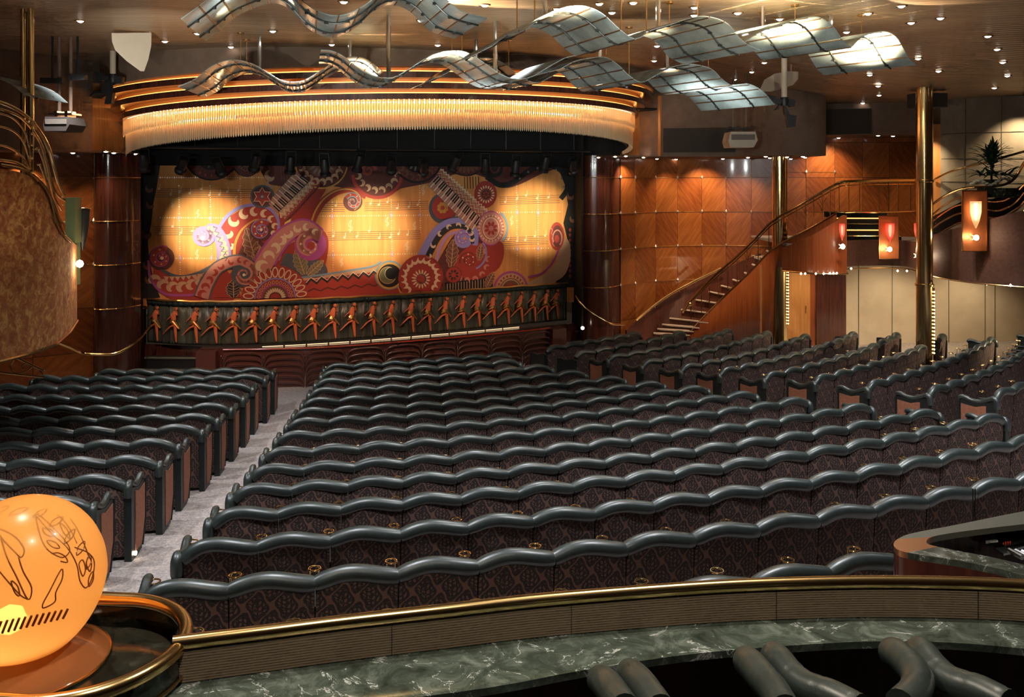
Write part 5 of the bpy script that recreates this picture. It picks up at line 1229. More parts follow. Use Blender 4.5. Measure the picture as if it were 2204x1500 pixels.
# ------------------------------------------------------------------ left balcony
def LY(u): return interp(u, [-80, 0, 60, 120, 150, 170], [10.6, 11.1, 11.6, 12.3, 13.1, 14.2])
lb = thing('balcony', 'left balcony with its front covered in mottled rust cloth', 'balcony', (-6.3, 12.5, 2.46))
top = [(-60, 352), (0, 362), (40, 370), (70, 380), (95, 402), (112, 425), (122, 450), (130, 475), (138, 500), (150, 515), (158, 522), (166, 528)]
bot = lambda u: interp(u, [-60, 0, 60, 120, 150, 166], [795, 778, 763, 742, 715, 690])
us = [interp(i, range(len(top)), [p[0] for p in top]) for i in [k*0.5 for k in range(23)]]
vt = [interp(i, range(len(top)), [p[1] for p in top]) for i in [k*0.5 for k in range(23)]]
mb = MB(); vs = []
for u, v in zip(us, vt):
    for k in range(5): vs.append(at(u, lerp(v, bot(u), k/4), LY(u)))
n = len(vs); vs += [p+Vector((-0.12, 0.0, 0)) for p in vs]
fs = [(5*i+k, 5*i+k+1, 5*i+k+6, 5*i+k+5) for i in range(22) for k in range(4)]+[(n+5*i+k, n+5*i+k+5, n+5*i+k+6, n+5*i+k+1) for i in range(22) for k in range(4)]
fs += [(5*i, 5*i+5, n+5*i+5, n+5*i) for i in range(22)]+[(5*i+4, n+5*i+4, n+5*i+9, 5*i+9) for i in range(22)]+[(110+k, n+110+k, n+111+k, 111+k) for k in range(4)]
mb.add(vs, fs); mb.obj('cloth_front', SUEDE, lb)
mb = MB(); mb.tube([at(u, bot(u), LY(u)-0.03) for u in us], 0.022, 6); mb.obj('lower_trim', BRASSD, lb)
LP = [(p.x-0.10, p.y) for p in [at(u, 600, LY(u)) for u in us]]
mb = MB(); mb.slab(LP+[(-13.4, 15.2), (-13.4, 10.8)], 2.50, 2.56); mb.obj('underside', TAUPE, lb)
mb = MB(); mb.slab(LP+[(-13.4, 15.2), (-13.4, 10.8)], 2.95, 3.0); mb.obj('deck', CARPET, lb)
lr = thing('balcony_railing', 'sweeping brass scroll railing over the left balcony front', 'railing', at(80, 380, 11.8))
LR = [([(-40, 212), (0, 220), (35, 235), (65, 258), (90, 290), (105, 320), (118, 365), (128, 400), (138, 420)], 0.030),
      ([(-40, 226), (0, 234), (40, 250), (66, 275), (88, 310), (100, 350), (112, 395), (124, 420), (140, 432)], 0.022),
      ([(-40, 238), (0, 244), (30, 256), (52, 282), (62, 315), (66, 350), (68, 370)], 0.016), ([(-40, 268), (0, 272), (30, 283), (50, 305), (60, 335), (68, 362)], 0.016),
      ([(-40, 308), (0, 312), (25, 320), (45, 335), (58, 352), (68, 370)], 0.016), ([(-40, 338), (0, 344), (35, 350), (55, 362), (70, 376)], 0.022),
      ([(76, 290), (88, 310), (98, 345), (108, 390), (120, 430), (132, 452)], 0.018), ([(84, 322), (94, 350), (104, 400), (118, 450), (132, 476)], 0.018), ([(86, 354), (98, 385), (110, 430), (122, 480), (134, 505)], 0.018),
      ([(0, 354), (40, 362), (72, 376), (98, 404), (116, 440), (127, 475), (138, 505), (152, 520)], 0.026)]
for pts, r in LR: mb = MB(); mb.tube(smoothpath([at(u, v, LY(u)-0.06) for u, v in pts], 5), r*0.8, 8); mb.obj('rail_bar', BRASSD if r < 0.03 else BRASS, lr)
mb = MB(); mb.tube([at(69, 262, LY(69)-0.1), at(69, 372, LY(69)-0.1)], 0.014, 8); mb.obj('post', BRASS, lr)
mb = MB(); c = at(72, 270, LY(70)-0.14); mb.tube([c+Vector((0.032*math.cos(2*PI*k/16), 0, 0.055*math.sin(2*PI*k/16))) for k in range(16)], 0.008, 6, closed=True); mb.obj('oval_ring', BRASS, lr)
for (u, v) in ((63, 262), (69, 288), (69, 312), (72, 322), (69, 340), (69, 371), (78, 320), (82, 354), (134, 424), (136, 440), (138, 478), (140, 508)):
    b = MB().lathe((0, 0, 0), [(0.001, -0.02), (0.018, 0), (0.001, 0.02)], 8).obj('brass_bead', BRASS, lr, local=True); b.location = at(u, v, LY(u)-0.16)-lr.location
pole = thing('brass_pole', 'pair of slim brass poles from the ceiling to the left balcony', 'pole', (-6.95, 12.95, 3.0))
for du, r in ((49, 0.035), (66, 0.045), (57, 0.04)):
    p = at(du, 300, 12.9+(0.25 if du == 57 else 0)); mb = MB(); mb.tube([(p.x, p.y, 3.0), (p.x, p.y, 7.1)], r, 16); mb.obj('pole_shaft', BRASS if du != 57 else BLACK, pole)
p = at(175, 567, 13.8); t = thing('wall_sconce', 'dark glass cone wall lamp with green glass plate on the left balcony end', 'wall lamp', p)
a = at(158, 425, 13.9); b = at(158, 522, 13.9); mb = MB(); mb.box((a.x, a.y, (a.z+b.z)/2), (0.15, 0.2, a.z-b.z)); mb.obj('green_plate', GREENG, t, smooth=False)
a = at(164, 520, 14.0); b = at(164, 612, 14.0); mb = MB(); mb.box((a.x, a.y, (a.z+b.z)/2), (0.07, 0.12, a.z-b.z)); mb.obj('clear_plate', GREENG, t, smooth=False)
a = at(178, 450, 14.1); b = at(170, 540, 14.1); r = 0.10; mb = MB(); mb.lathe((a.x, a.y, 0), [(r*1.05, a.z), (r, a.z-0.2), (r*0.7, a.z-0.42), (r*0.1, b.z)], 16); mb.obj('glass_cone', MATS['black_metal'], t)
mb = MB(); mb.lathe((a.x, a.y, 0), [(r*1.05, a.z+0.01), (r*1.2, a.z+0.02), (r*1.2, a.z+0.0)], 16); mb.obj('cone_rim', BRASS, t)
mb = MB(); mb.lathe((p.x, p.y-0.05, p.z), [(0.001, -0.06), (0.04, -0.04), (0.055, 0), (0.04, 0.04), (0.001, 0.06)], 12); mb.obj('bulb', BULBHOT, t)
light('sconce_light', 'POINT', (p.x+0.1, p.y-0.1, p.z), 10, (1, 0.75, 0.45), t, size=0.05)
# scroll rail low at the left, beside the steps
sc = thing('scroll_balustrade', 'low brass scroll balustrade sloping down at the far left', 'balustrade', at(45, 790, 16.5))
for pts, r in (([(-10, 752), (40, 772), (95, 798)], 0.022), ([(-10, 800), (30, 805), (95, 812)], 0.02), ([(30, 775), (22, 790), (35, 803), (55, 800), (66, 790), (58, 782), (48, 788), (50, 795)], 0.014), ([(66, 790), (80, 792), (92, 806)], 0.012)):
    mb = MB(); mb.tube(smoothpath([at(u, v, 17.2-u*0.004) for u, v in pts], 5), r, 6); mb.obj('rail_bar', BRASSD, sc)
# fabric reflectors, fans, projectors
def shell(pts, Y, dx, dy, lab):
    a = [at(u, v, Y+(u-pts[0][0])*dx) for u, v in pts]; mb = MB(); mb.prism(a, (dy*0.05, 0.03, 0)); q_ = max(a, key=lambda p: p.z); mb.tube([q_+Vector((0.03, 0.015, -0.02)), Vector((q_.x+0.03, q_.y+0.015, ceil_z(q_.x, q_.y)))], 0.008, 6); o = mb.obj('acoustic_sail', SAIL, smooth=False); recentre(o); tag(o, lab, 'reflector'); return o
shell([(240, 71), (318, 70), (317, 100), (311, 128), (302, 153), (272, 131), (248, 108), (241, 90)], 14.6, 0.004, 1, 'cream sail-shaped reflector hanging under the ceiling at the left')
shell([(1634, 196), (1645, 172), (1668, 158), (1700, 153), (1714, 154), (1713, 170), (1702, 183), (1655, 197)], 17.8, 0.002, 1, 'cream sail-shaped reflector beside the right wavy glass panels')
def movinglight(u, v, Y, lab, flip):
    c = at(u, v, Y); t = thing('moving_stage_light', lab, 'stage light', c)
    zt = ceil_z(c.x, c.y); mb = MB(); mb.tube([(c.x, c.y, c.z+0.1), (c.x, c.y, zt)], 0.055, 12); mb.obj('drop_tube', SAIL, t)
    mb = MB(); mb.lathe((c.x, c.y, c.z+0.03), [(0.001, 0.09), (0.07, 0.08), (0.09, 0), (0.07, -0.08), (0.001, -0.09)], 12); mb.obj('hub', BLACK, t)
    for k, (dx, dz, s) in enumerate(((-0.26, 0.08, 0.15), (-0.16, -0.05, 0.10), (0.13, 0.02, 0.12), (0.10*flip, -0.30, 0.20))):
        mb = MB(); q = c+Vector((dx, -0.05, dz)); mb.prism([c+Vector((-0.03, -0.06, 0.05)), q+Vector((-s*0.5, 0, s*0.5)), q+Vector((s*0.6, 0, s*0.3)), q+Vector((s*0.45, 0, -s*0.7)), q+Vector((-s*0.2, 0, -s*0.8))], (0, 0.12, 0)); mb.obj('lamp_shutter', BLACK, t, smooth=False)
movinglight(1688, 222, 17.0, 'black winged stage light hanging in front of the rounded right bulkhead', 1)
movinglight(243, 172, 17.2, 'black stage light hanging from the ceiling left of the canopy', -1)
def projector(u, v, Y, wpx, lab, beige):
    c = at(u, v, Y); w_ = wpx*Y/F; t = thing('ceiling_projector', lab, 'projector', c)
    mb = MB(); h_ = w_*0.62; prof = [(-w_/2, -h_*0.1), (-w_*0.42, h_*0.42), (w_*0.42, h_*0.42), (w_/2, -h_*0.05), (w_*0.36, -h_*0.45), (-w_*0.44, -h_*0.45)]
    mb.prism([c+Vector((x, -0.3, z)) for x, z in prof], (0, 0.6, 0)); mb.obj('case', beige, t, smooth=False)
    mb = MB(); mb.box(c+Vector((0, -0.31, h_*0.12)), (w_*0.8, 0.02, h_*0.30)); mb.obj('front_grille', GREYPAN, t, smooth=False)
    mb = MB(); mb.box(c+Vector((0, 0, h_*0.62)), (w_*0.9, 0.35, 0.03)); mb.box(c+Vector((-w_*0.2, 0, h_*0.52)), (0.05, 0.3, 0.16)); mb.box(c+Vector((w_*0.2, 0, h_*0.52)), (0.05, 0.3, 0.16)); mb.obj('bracket', CHROME, t, smooth=False)
    for s in (-0.22, 0.22): mb = MB(); mb.tube([c+Vector((w_*s, 0, h_*0.6)), Vector((c.x+w_*s, c.y, ceil_z(c.x, c.y)))], 0.028, 10); mb.obj('drop_tube', TAUPE, t)
projector(1592, 301, 20.0, 62, 'boxy beige projector hanging near the right veneer wall', BEIGE)
projector(140, 268, 15.5, 56, 'grey projector hanging behind the left balcony railing', DKGRILLE)
for (u, v, w_) in ((113, 174, 46), (167, 167, 36)):
    c = at(u, v, 15.4); mb = MB(); mb.box(c, (w_*15.4/F, 0.12, 0.09), 0.05); mb.tube([c, Vector((c.x, c.y, 7.1))], 0.02, 6); o = mb.obj('black_speaker_bar', BLACK, smooth=False); o.data.transform(Matrix.Translation(-c)); o.location = c
    tag(o, 'short black bar hanging from the ceiling at the upper left, %s' % ('nearer the brass pole' if u < 150 else 'nearer the cream sail'), 'bar')
# ------------------------------------------------------------------ downlights
def dl_meshes():
    mb = MB(); mb.lathe((0, 0, 0), [(0.055, 0.0), (0.075, -0.012), (0.085, -0.002), (0.085, 0.01)], 16); a = mb.mesh('trim_ring', BRASSD)
    mb = MB(); mb.lathe((0, 0, 0), [(0.001, -0.032), (0.026, -0.026), (0.046, -0.010), (0.052, 0.0)], 16); b = mb.mesh('lens', LENS); return a, b
DR, DLN = dl_meshes()
CL = [(173, 44), (355, 88), (425, 71), (485, 117), (497, 100), (587, 66), (615, 114), (714, 95), (740, 3), (906, 43), (1043, 10), (942, 96), (1108, 72), (1074, 120), (1199, 18), (1201, 53), (1290, 7), (1317, 26), (1363, 5), (1414, 98), (1408, 130),
      (1495, 15), (1494, 32), (1588, 27), (1678, 40), (1868, 28), (1822, 68), (1940, 12), (2024, 38), (1961, 48), (2126, 77), (2146, 105), (2158, 133), (2168, 162), (2140, 188), (2095, 212), (1976, 125), (2020, 152), (1872, 160), (1890, 184), (1892, 204), (1857, 221), (1825, 235), (1963, 222), (1645, 134), (1618, 154), (1581, 241), (1468, 245), (1450, 260)]
for k, (u, v) in enumerate(CL):
    if v > 215 and u < 1600: p = on_ceiling(u, 170)
    else: p = on_ceiling(u, v)
    t = thing('ceiling_downlight', 'small round glowing downlight recessed in the ribbed ceiling', 'ceiling light', p-Vector((0, 0, 0.004)), 0, 'ceiling downlights'); child('trim_ring', DR, t); child('lens', DLN, t)
SL_ = [(157, 328, 5.22), (228, 325, 5.22), (245, 328, 5.22), (291, 330, 5.22), (40, 329, 5.22), (1288, 338, 5.22), (1324, 336, 5.22), (1347, 335, 5.22), (1385, 338, 5.22), (1414, 341, 5.22), (1455, 342, 5.22), (1556, 341, 5.22), (1610, 338, 5.22), (1648, 336, 5.22), (1657, 339, 5.22), (1694, 337, 5.22), (1702, 341, 5.22), (1728, 336, 5.22), (1733, 338, 5.22),
       (1805, 296, 5.78), (1890, 291, 5.78), (1922, 292, 5.78)]
for k, (u, v, z) in enumerate(SL_):
    p = atz(u, v, z-0.004); t = thing('soffit_downlight', 'tiny bright downlight under the soffit edge beside the stage', 'ceiling light', p, 0, 'soffit downlights'); child('trim_ring', DR, t); child('lens', DLN, t)

# ------------------------------------------------------------------ wavy glass sculptures
def circ(u, R):     # point of the plan circle (radius R about the row centre) seen at pixel column u
    k = (u-U0)/F; a = 1+k*k; b = -2*(CX*k+CY); c = CX*CX+CY*CY-R*R; return (-b-math.sqrt(b*b-4*a*c))/(2*a)
DARKT = mat('dark_glass_clip', (0.03, 0.03, 0.025), 0.4, 0.5); BARM = mat('bronze_bar', (0.22, 0.12, 0.06), 0.35, 0.8)
def sculpture(pts, Yn, wd, label, rods, step=0.235):
    um, vm = pts[len(pts)//2]; x0 = (um-U0)/F*Yn; R = math.hypot(x0-CX, Yn-CY)
    kp = []
    for u, v in pts:
        Y = circ(u, R); x = (u-U0)/F*Y; kp.append((math.atan2(x-CX, CY-Y), H+(V0-v)/F*Y))
    th = [Vector((a*R, z, 0)) for a, z in kp]; path = smoothpath(th, 8)
    # resample at pane spacing along the wave
    L_ = [0]
    for a, b in zip(path, path[1:]): L_.append(L_[-1]+(b-a).length)
    n = max(3, round(L_[-1]/step)); sub = 3
    def pos(s): return interp(s, L_, [p.x for p in path]), interp(s, L_, [p.y for p in path])
    def P(s, w_):      # w_: 0 near edge .. 1 far edge
        a, z = pos(s); a /= R; r = R-w_*wd; return Vector((CX+r*math.sin(a), CY-r*math.cos(a), z))
    mid = P(L_[-1]/2, 0.5); t = thing('glass_wave', label, 'glass sculpture', (mid.x, mid.y, mid.z))
    for i in range(n):
        s0, s1 = L_[-1]*(i+0.04)/n, L_[-1]*(i+0.96)/n
        for w0, w1 in ((0.0, 0.255), (0.27, 0.73), (0.745, 1.0)):
            mb = MB(); vs = []
            for k in range(sub+1):
                s = lerp(s0, s1, k/sub); a, b = P(s, w0), P(s, w1); tn = P(s+0.01, w0)-P(s-0.01, w0); nn = tn.cross(b-a).normalized()*0.005
                vs += [a-nn, b-nn, b+nn, a+nn]
            fs = []
            for k in range(sub):
                o_ = 4*k; fs += [(o_, o_+4, o_+5, o_+1), (o_+1, o_+5, o_+6, o_+2), (o_+2, o_+6, o_+7, o_+3), (o_+3, o_+7, o_+4, o_)]
            fs += [(0, 1, 2, 3), (4*sub+3, 4*sub+2, 4*sub+1, 4*sub)]
            mb.add(vs, fs); mb.obj('glass_pane', GLASS, t, ang=40)
    for i in range(1, n):
        s = L_[-1]*i/n; mb = MB(); mb.tube([P(s, 0.01)-Vector((0, 0, 0.008)), P(s, 0.99)-Vector((0, 0, 0.008))], 0.009, 5); mb.obj('cross_bar', BARM, t)
    for w_ in (0.262, 0.738):
        mb = MB(); mb.tube([P(L_[-1]*k/(n*4), w_)-Vector((0, 0, 0.015)) for k in range(n*4+1)], 0.013, 6)
        for i in range(n): q = P(L_[-1]*(i+0.5)/n, w_); mb.box(q-Vector((0, 0, 0.02)), (0.05, 0.035, 0.03))
        mb.obj('spine', DARKT, t)
    for (f, thick) in rods:
        for w_ in ((0.3, 0.7) if not thick else (0.5,)):
            q = P(L_[-1]*f, w_); zt = ceil_z(q.x, q.y); mb = MB(); mb.tube([q, (q.x, q.y, zt)], 0.035 if thick else 0.008, 8); 
            if not thick: mb.lathe((q.x, q.y, zt), [(0.06, 0), (0.06, -0.02), (0.01, -0.03)], 12)
            mb.obj('hanger_tube' if thick else 'hanger_wire', CHROME if thick else BRASSD, t)
    return t
# each list: outline of the near edge
A_ = [(388, 42), (430, 12), (480, -25), (560, -52), (610, -40), (655, 5), (700, 30), (742, 32), (790, 8), (835, -30), (880, -45), (930, -30), (985, 20), (1050, 40)]
sculpture(A_, 9.9, 1.55, 'wavy glass panel at the top left of the ceiling, its crest cut by the frame', [(0.3, True), (0.75, True), (0.2, False)])
B_ = [(382, 187), (420, 170), (455, 143), (497, 129), (540, 136), (580, 158), (610, 174), (651, 174), (690, 152), (720, 133), (755, 122), (790, 127), (826, 155)]
sculpture(B_, 14.6, 1.9, 'lower left wavy glass panel hanging in front of the canopy bands', [(0.28, False), (0.36, True), (0.85, True)])
C_ = [(689, 108), (712, 109), (739, 121), (776, 150), (810, 165), (845, 167), (875, 152), (900, 136), (930, 119), (965, 110), (1003, 112), (1040, 134), (1080, 161), (1111, 170), (1142, 166), (1174, 148), (1216, 125), (1246, 118)]
sculpture(C_, 12.9, 1.45, 'long central wavy glass panel with its trough over the canopy middle', [(0.27, True), (0.55, False), (0.72, True)])
D_ = [(923, 174), (960, 158), (1000, 134), (1040, 124), (1080, 134), (1122, 165), (1155, 178), (1190, 163), (1235, 138)]
sculpture(D_, 15.2, 1.5, 'short wavy glass panel half hidden behind the long central one', [(0.4, True), (0.6, False)])
E_ = [(1058, 100), (1090, 77), (1128, 66), (1160, 42), (1195, 23), (1232, 13), (1266, 15), (1299, 31), (1335, 64), (1368, 84), (1400, 66), (1440, 54), (1475, 42), (1511, 35), (1543, 40), (1570, 54), (1591, 81), (1610, 96), (1637, 108)]
sculpture(E_, 10.9, 1.6, 'big upper wavy glass panel with two tall crests, right of centre', [(0.27, True), (0.2, False), (0.72, True), (0.62, False), (0.82, False)])
F_ = [(1205, 149), (1240, 131), (1280, 124), (1305, 124), (1330, 139), (1357, 165), (1382, 177), (1412, 162), (1445, 145), (1480, 138), (1508, 141), (1534, 150), (1556, 172), (1582, 186), (1608, 180), (1640, 195), (1668, 226)]
sculpture(F_, 14.2, 1.7, 'lower right wavy glass panel ending beside the black winged light', [(0.28, True), (0.36, False), (0.6, True), (0.75, False)])
G_ = [(1602, 92), (1622, 77), (1655, 61), (1688, 52), (1715, 41), (1757, 36), (1780, 46), (1797, 62), (1815, 88), (1832, 101), (1850, 84), (1873, 72), (1905, 68), (1928, 79), (1942, 100), (1956, 124), (1973, 140)]
sculpture(G_, 12.4, 1.6, 'rightmost wavy glass panel, nearest the tall brass column', [(0.3, True), (0.38, False), (0.72, True), (0.8, False)])
H_ = [(-90, 150), (-40, 158), (0, 170), (25, 182), (55, 206)]
sculpture(H_, 12.6, 1.3, 'fragment of a wavy glass panel behind the left brass poles', [])
# ------------------------------------------------------------------ foreground: rail, marble shelf, globe lamp, tub chairs, sound desk
ZR = 3.62
RP_ = [at(372, 1380, 2.1), at(560, 1358, 2.15), at(735, 1345, 2.2), at(960, 1320, 2.26), at(1180, 1298, 2.32), at(1500, 1272, 2.385), at(1700, 1263, 2.41), at(1900, 1258, 2.42), at(2100, 1260, 2.41), at(2240, 1265, 2.39), at(2400, 1275, 2.36), Vector((2.4, 2.2, 0)), Vector((3.4, 1.85, 0))]
def zset(ps, z): return [Vector((p.x, p.y, z)) for p in ps]
RL = smoothpath(zset(RP_, ZR), 6)
t = thing('counter_rail', 'long polished brass rail with a fluted band above the marble shelf in the foreground', 'rail', (0.3, 2.35, 3.53))
mb = MB(); mb.tube(RL, 0.017, 12); mb.obj('brass_tube', BRASS, t)
mb = MB(); prof = [(0.0, 0.0)]; vs = []; N = len(RL); K = 12
zz = []
for j in range(K): zz += [(3.532+j*0.0062, 0.0), (3.532+j*0.0062+0.0046, 0.0), (3.532+j*0.0062+0.0050, 0.0022), (3.532+j*0.0062+0.0060, 0.0022)]
for p in RL: vs += [(p.x, p.y-0.012+d, z) for z, d in zz]
m = len(zz); mb.add(vs, [(i*m+k, (i+1)*m+k, (i+1)*m+k+1, i*m+k+1) for i in range(N-1) for k in range(m-1)]); fb = mb.obj('fluted_band', FLUTE, t, smooth=False)
mb = MB(); mb.wall([(p.x, p.y-0.006) for p in RL], 3.53, 3.607, 0.02); mb.obj('band_core', MATS['dark_green_trim'], t)
for u in (826, 1228, 1658, 2095):
    p = min(RL, key=lambda q: abs(U0+F*q.x/q.y-u)); mb = MB(); mb.box((p.x, p.y-0.0125, 3.569), (0.0015, 0.002, 0.076)); mb.obj('band_joint', BLACK, fb)
# marble shelf
NE = [at(-300, 1560, 1.8), at(300, 1560, 1.92), at(985, 1487, 2.06), at(1250, 1444, 2.15), at(1470, 1410, 2.22), at(1670, 1390, 2.26), at(1870, 1379, 2.285), at(2040, 1383, 2.28), at(2204, 1396, 2.25), at(2400, 1415, 2.2), Vector((2.3, 2.02, 0)), Vector((3.3, 1.65, 0))]
NE = smoothpath(zset(NE, 3.53), 5); BK = [(p.x, p.y+0.01) for p in RL]
mb = MB(); BKp = [(-1.75, 1.9), (-1.1, 2.03)]+BK
poly_ = [(p.x, p.y) for p in NE]+BKp[::-1]
import mathutils
tri = mathutils.geometry.tessellate_polygon([[Vector((a, b, 0)) for a, b in poly_]])
mb = MB(); n = len(poly_); vs = [(a, b, 3.53) for a, b in poly_]+[(a, b, 3.512) for a, b in poly_]
fs = [tuple(q) for q in tri]+[tuple(i+n for i in q[::-1]) for q in tri]+[(i, i+n, (i+1) % n+n, (i+1) % n) for i in range(n)]
mb.add(vs, fs); sh = mb.obj('marble_shelf', MARBLE, ang=40, smooth=False); recentre(sh); tag(sh, 'glossy green marble shelf sweeping across the bottom of the picture', 'shelf')
bv = sh.modifiers.new('b', 'BEVEL'); bv.width = 0.006; bv.segments = 3
# wall that carries the shelf and rail, seen from the seats' side only from other positions
mb = MB(); mb.wall([(p.x, p.y+0.0) for p in RL], 1.2, 3.50, 0.06); struct(mb.obj('wall_low_parapet', DKCHERRY))
# standing floor behind the shelf
mb = MB(); mb.slab([(-6, -3.5), (6, -3.5)]+[(p.x, p.y) for p in RL[::-1]]+[(-6, 2.0)], 2.70, 2.76); struct(mb.obj('floor_standing_platform', MATS['black_cloth']))
# globe lamp
gx, gy, gz, gr = -1.155, 2.14, 3.752, 0.183
gl = thing('globe_lamp', 'large glowing amber glass globe lamp with etched leaves at the lower left', 'lamp', (gx, gy, 3.56))
mb = MB(); mb.lathe((gx, gy, gz), [(gr*math.sin(a)*(1.0 if a < PI/2 else 1-0.10*((a-PI/2)/(PI/2))), gr*1.04*math.cos(a)) for a in [0.02+PI*0.86*k/28 for k in range(29)]], 48); mb.obj('glass_globe', AMBER, gl)
mb = MB(); mb.lathe((gx, gy, 3.555), [(0.19, 0.0), (0.185, 0.006), (0.15, 0.02), (0.10, 0.05), (0.075, 0.085)], 40); mb.obj('glass_skirt', m_frost('amber_skirt', (0.6, 0.22, 0.08), 0.5, 0.1), gl)
mb = MB(); mb.tube([(gx+0.19*math.cos(2*PI*k/40), gy+0.19*math.sin(2*PI*k/40), 3.556) for k in range(40)], 0.004, 6, closed=True); mb.obj('skirt_rim', BRASS, gl)
mb = MB(); mb.lathe((gx, gy, 3.56), [(0.02, 0), (0.02, 0.09), (0.03, 0.10)], 12); mb.obj('lamp_holder', BRASS, gl)
mb = MB(); mb.lathe((gx-0.02, gy-0.02, 3.665), [(0.001, -0.035), (0.028, -0.02), (0.036, 0.0), (0.028, 0.022), (0.001, 0.036)], 16); mb.obj('bulb', BULBHOT, gl)
light('globe_light', 'POINT', (gx-0.01, gy-0.04, 3.715), 0.60, (1.0, 0.70, 0.34), gl, size=0.04)
def onglobe(u, v):      # point on the front of the globe
    d = Vector(((u-U0)/F, 1, -(v-V0)/F)).normalized(); o_ = Vector((0, 0, H)); c = Vector((gx, gy, gz)); r = gr*1.005; oc = o_-c; b = d.dot(oc); q = b*b-oc.dot(oc)+r*r
    return o_+d*(-b-math.sqrt(max(q, 0)))
def etch(pts, r=0.0016, closed=False): mb = MB(); mb.tube([onglobe(*p) for p in [(q.x, q.y) for q in smoothpath([(a, b, 0) for a, b in pts], 4, closed)]], r, 5, closed=closed); return mb
E1 = [etch([(76, 1110), (84, 1150), (95, 1175), (110, 1190), (135, 1200), (150, 1185), (140, 1165), (115, 1140), (95, 1122)], closed=True), etch([(80, 1118), (110, 1150), (145, 1180), (165, 1215), (172, 1250), (185, 1265), (198, 1245), (203, 1210), (190, 1190), (160, 1178)]),
      etch([(170, 1215), (178, 1240), (184, 1225), (178, 1205)], closed=True), etch([(186, 1215), (194, 1230), (197, 1210), (190, 1198)], closed=True), etch([(112, 1192), (125, 1190), (140, 1198), (145, 1210), (130, 1208)]), etch([(92, 1300), (108, 1270), (132, 1225), (134, 1245), (120, 1275), (118, 1295), (95, 1308)], closed=True),
      etch([(100, 1165), (118, 1168), (128, 1180), (112, 1178)], closed=True), etch([(90, 1140), (108, 1142), (118, 1155), (100, 1154)], closed=True), etch([(120, 1110), (140, 1128), (155, 1150), (165, 1170)]), etch([(150, 1120), (165, 1140), (180, 1170), (192, 1200)])]
E3 = []
for (u0, v0, u1, v1, b) in ((60, 1098, 20, 1112, 5), (100, 1100, 70, 1118, 5), (135, 1115, 105, 1135, 6), (160, 1140, 138, 1170, 6), (182, 1165, 165, 1195, 6), (195, 1195, 186, 1225, 5), (20, 1095, -10, 1108, 4), (128, 1128, 150, 1160, 5), (200, 1230, 192, 1262, 5)):
    mx_, my_ = (u0+u1)/2, (v0+v1)/2; dx, dy = v1-v0, u0-u1; l = math.hypot(dx, dy)
    E3.append(etch([(u0, v0), (mx_+dx/l*b, my_+dy/l*b), (u1, v1), (mx_-dx/l*b, my_-dy/l*b)], closed=True))
E2 = [etch([(-10, 1140), (20, 1150), (40, 1165), (52, 1185), (45, 1200), (28, 1185), (8, 1165)], closed=True), etch([(2, 1160), (15, 1200), (35, 1240), (60, 1290), (68, 1265), (50, 1230), (40, 1200)]), etch([(-5, 1225), (20, 1255), (45, 1282), (60, 1290)]), etch([(24, 1250), (32, 1275), (42, 1282), (38, 1262)], closed=True)]
allm = MB()
for e_ in E1+E2+E3: allm.add(e_.v, e_.f)
allm.obj('etched_leaves', ETCH, gl)
mb = MB()
for k in range(12):
    u = -8+k*13; v = 1352-k*3.3-abs(k-12)*0.2; a, b = onglobe(u, v+16), onglobe(u+11, v-12+k*0.6); mb.tube([a, b], 0.0028, 5)
mb.obj('etched_band', ETCH, gl)
# marble pedestal and ring rail: a slot-shaped loop, round at its right end
RC_ = (-1.004, 2.108); R_ = 0.231
def loop(r, n=28):
    P = [(RC_[0]+r*math.cos(a), RC_[1]+r*math.sin(a)) for a in [-PI/2+PI*k/n for k in range(n+1)]]
    return P+[(-1.62+r*math.cos(a), RC_[1]+0.06+r*math.sin(a)) for a in [PI/2+PI*k/n for k in range(n+1)]]
def loopwall(mb, rz): 
    n0 = None; N = len(loop(0.2)); vs = []
    for r, z in rz: vs += [(x, y, z) for x, y in loop(r)]
    mb.add(vs, [(j*N+k, j*N+(k+1) % N, (j+1)*N+(k+1) % N, (j+1)*N+k) for j in range(len(rz)-1) for k in range(N)]); return mb
pd = thing('lamp_pedestal', 'dark marble pedestal carrying the globe lamp', 'pedestal', (RC_[0], RC_[1], 2.76))
mb = MB(); loopwall(mb, [(0.205, 3.552), (0.213, 3.545), (0.213, 3.50), (0.19, 3.49), (0.19, 2.76)]); mb.add([(x, y, 3.552) for x, y in loop(0.205)], [tuple(range(len(loop(0.2))))]); mb.obj('marble_top', DMARBLE, pd, ang=30)
rg = thing('ring_rail', 'looping brass rail curving round the globe lamp', 'rail', (RC_[0], RC_[1], 3.6))
mb = MB(); mb.tube([(x, y, 3.61) for x, y in loop(R_)], 0.0175, 12, closed=True); mb.obj('brass_ring', BRASS, rg)
mb = MB(); loopwall(mb, [(R_+0.004, 3.592), (R_+0.006, 3.54), (R_+0.004, 3.50), (R_-0.004, 3.50), (R_-0.004, 3.592)]); mb.obj('dark_band', MATS['dark_marble'], rg)
mb = MB(); mb.tube([(x, y, 3.545) for x, y in loop(R_+0.010)], 0.004, 6, closed=True); mb.obj('lower_ring', BRASSD, rg)
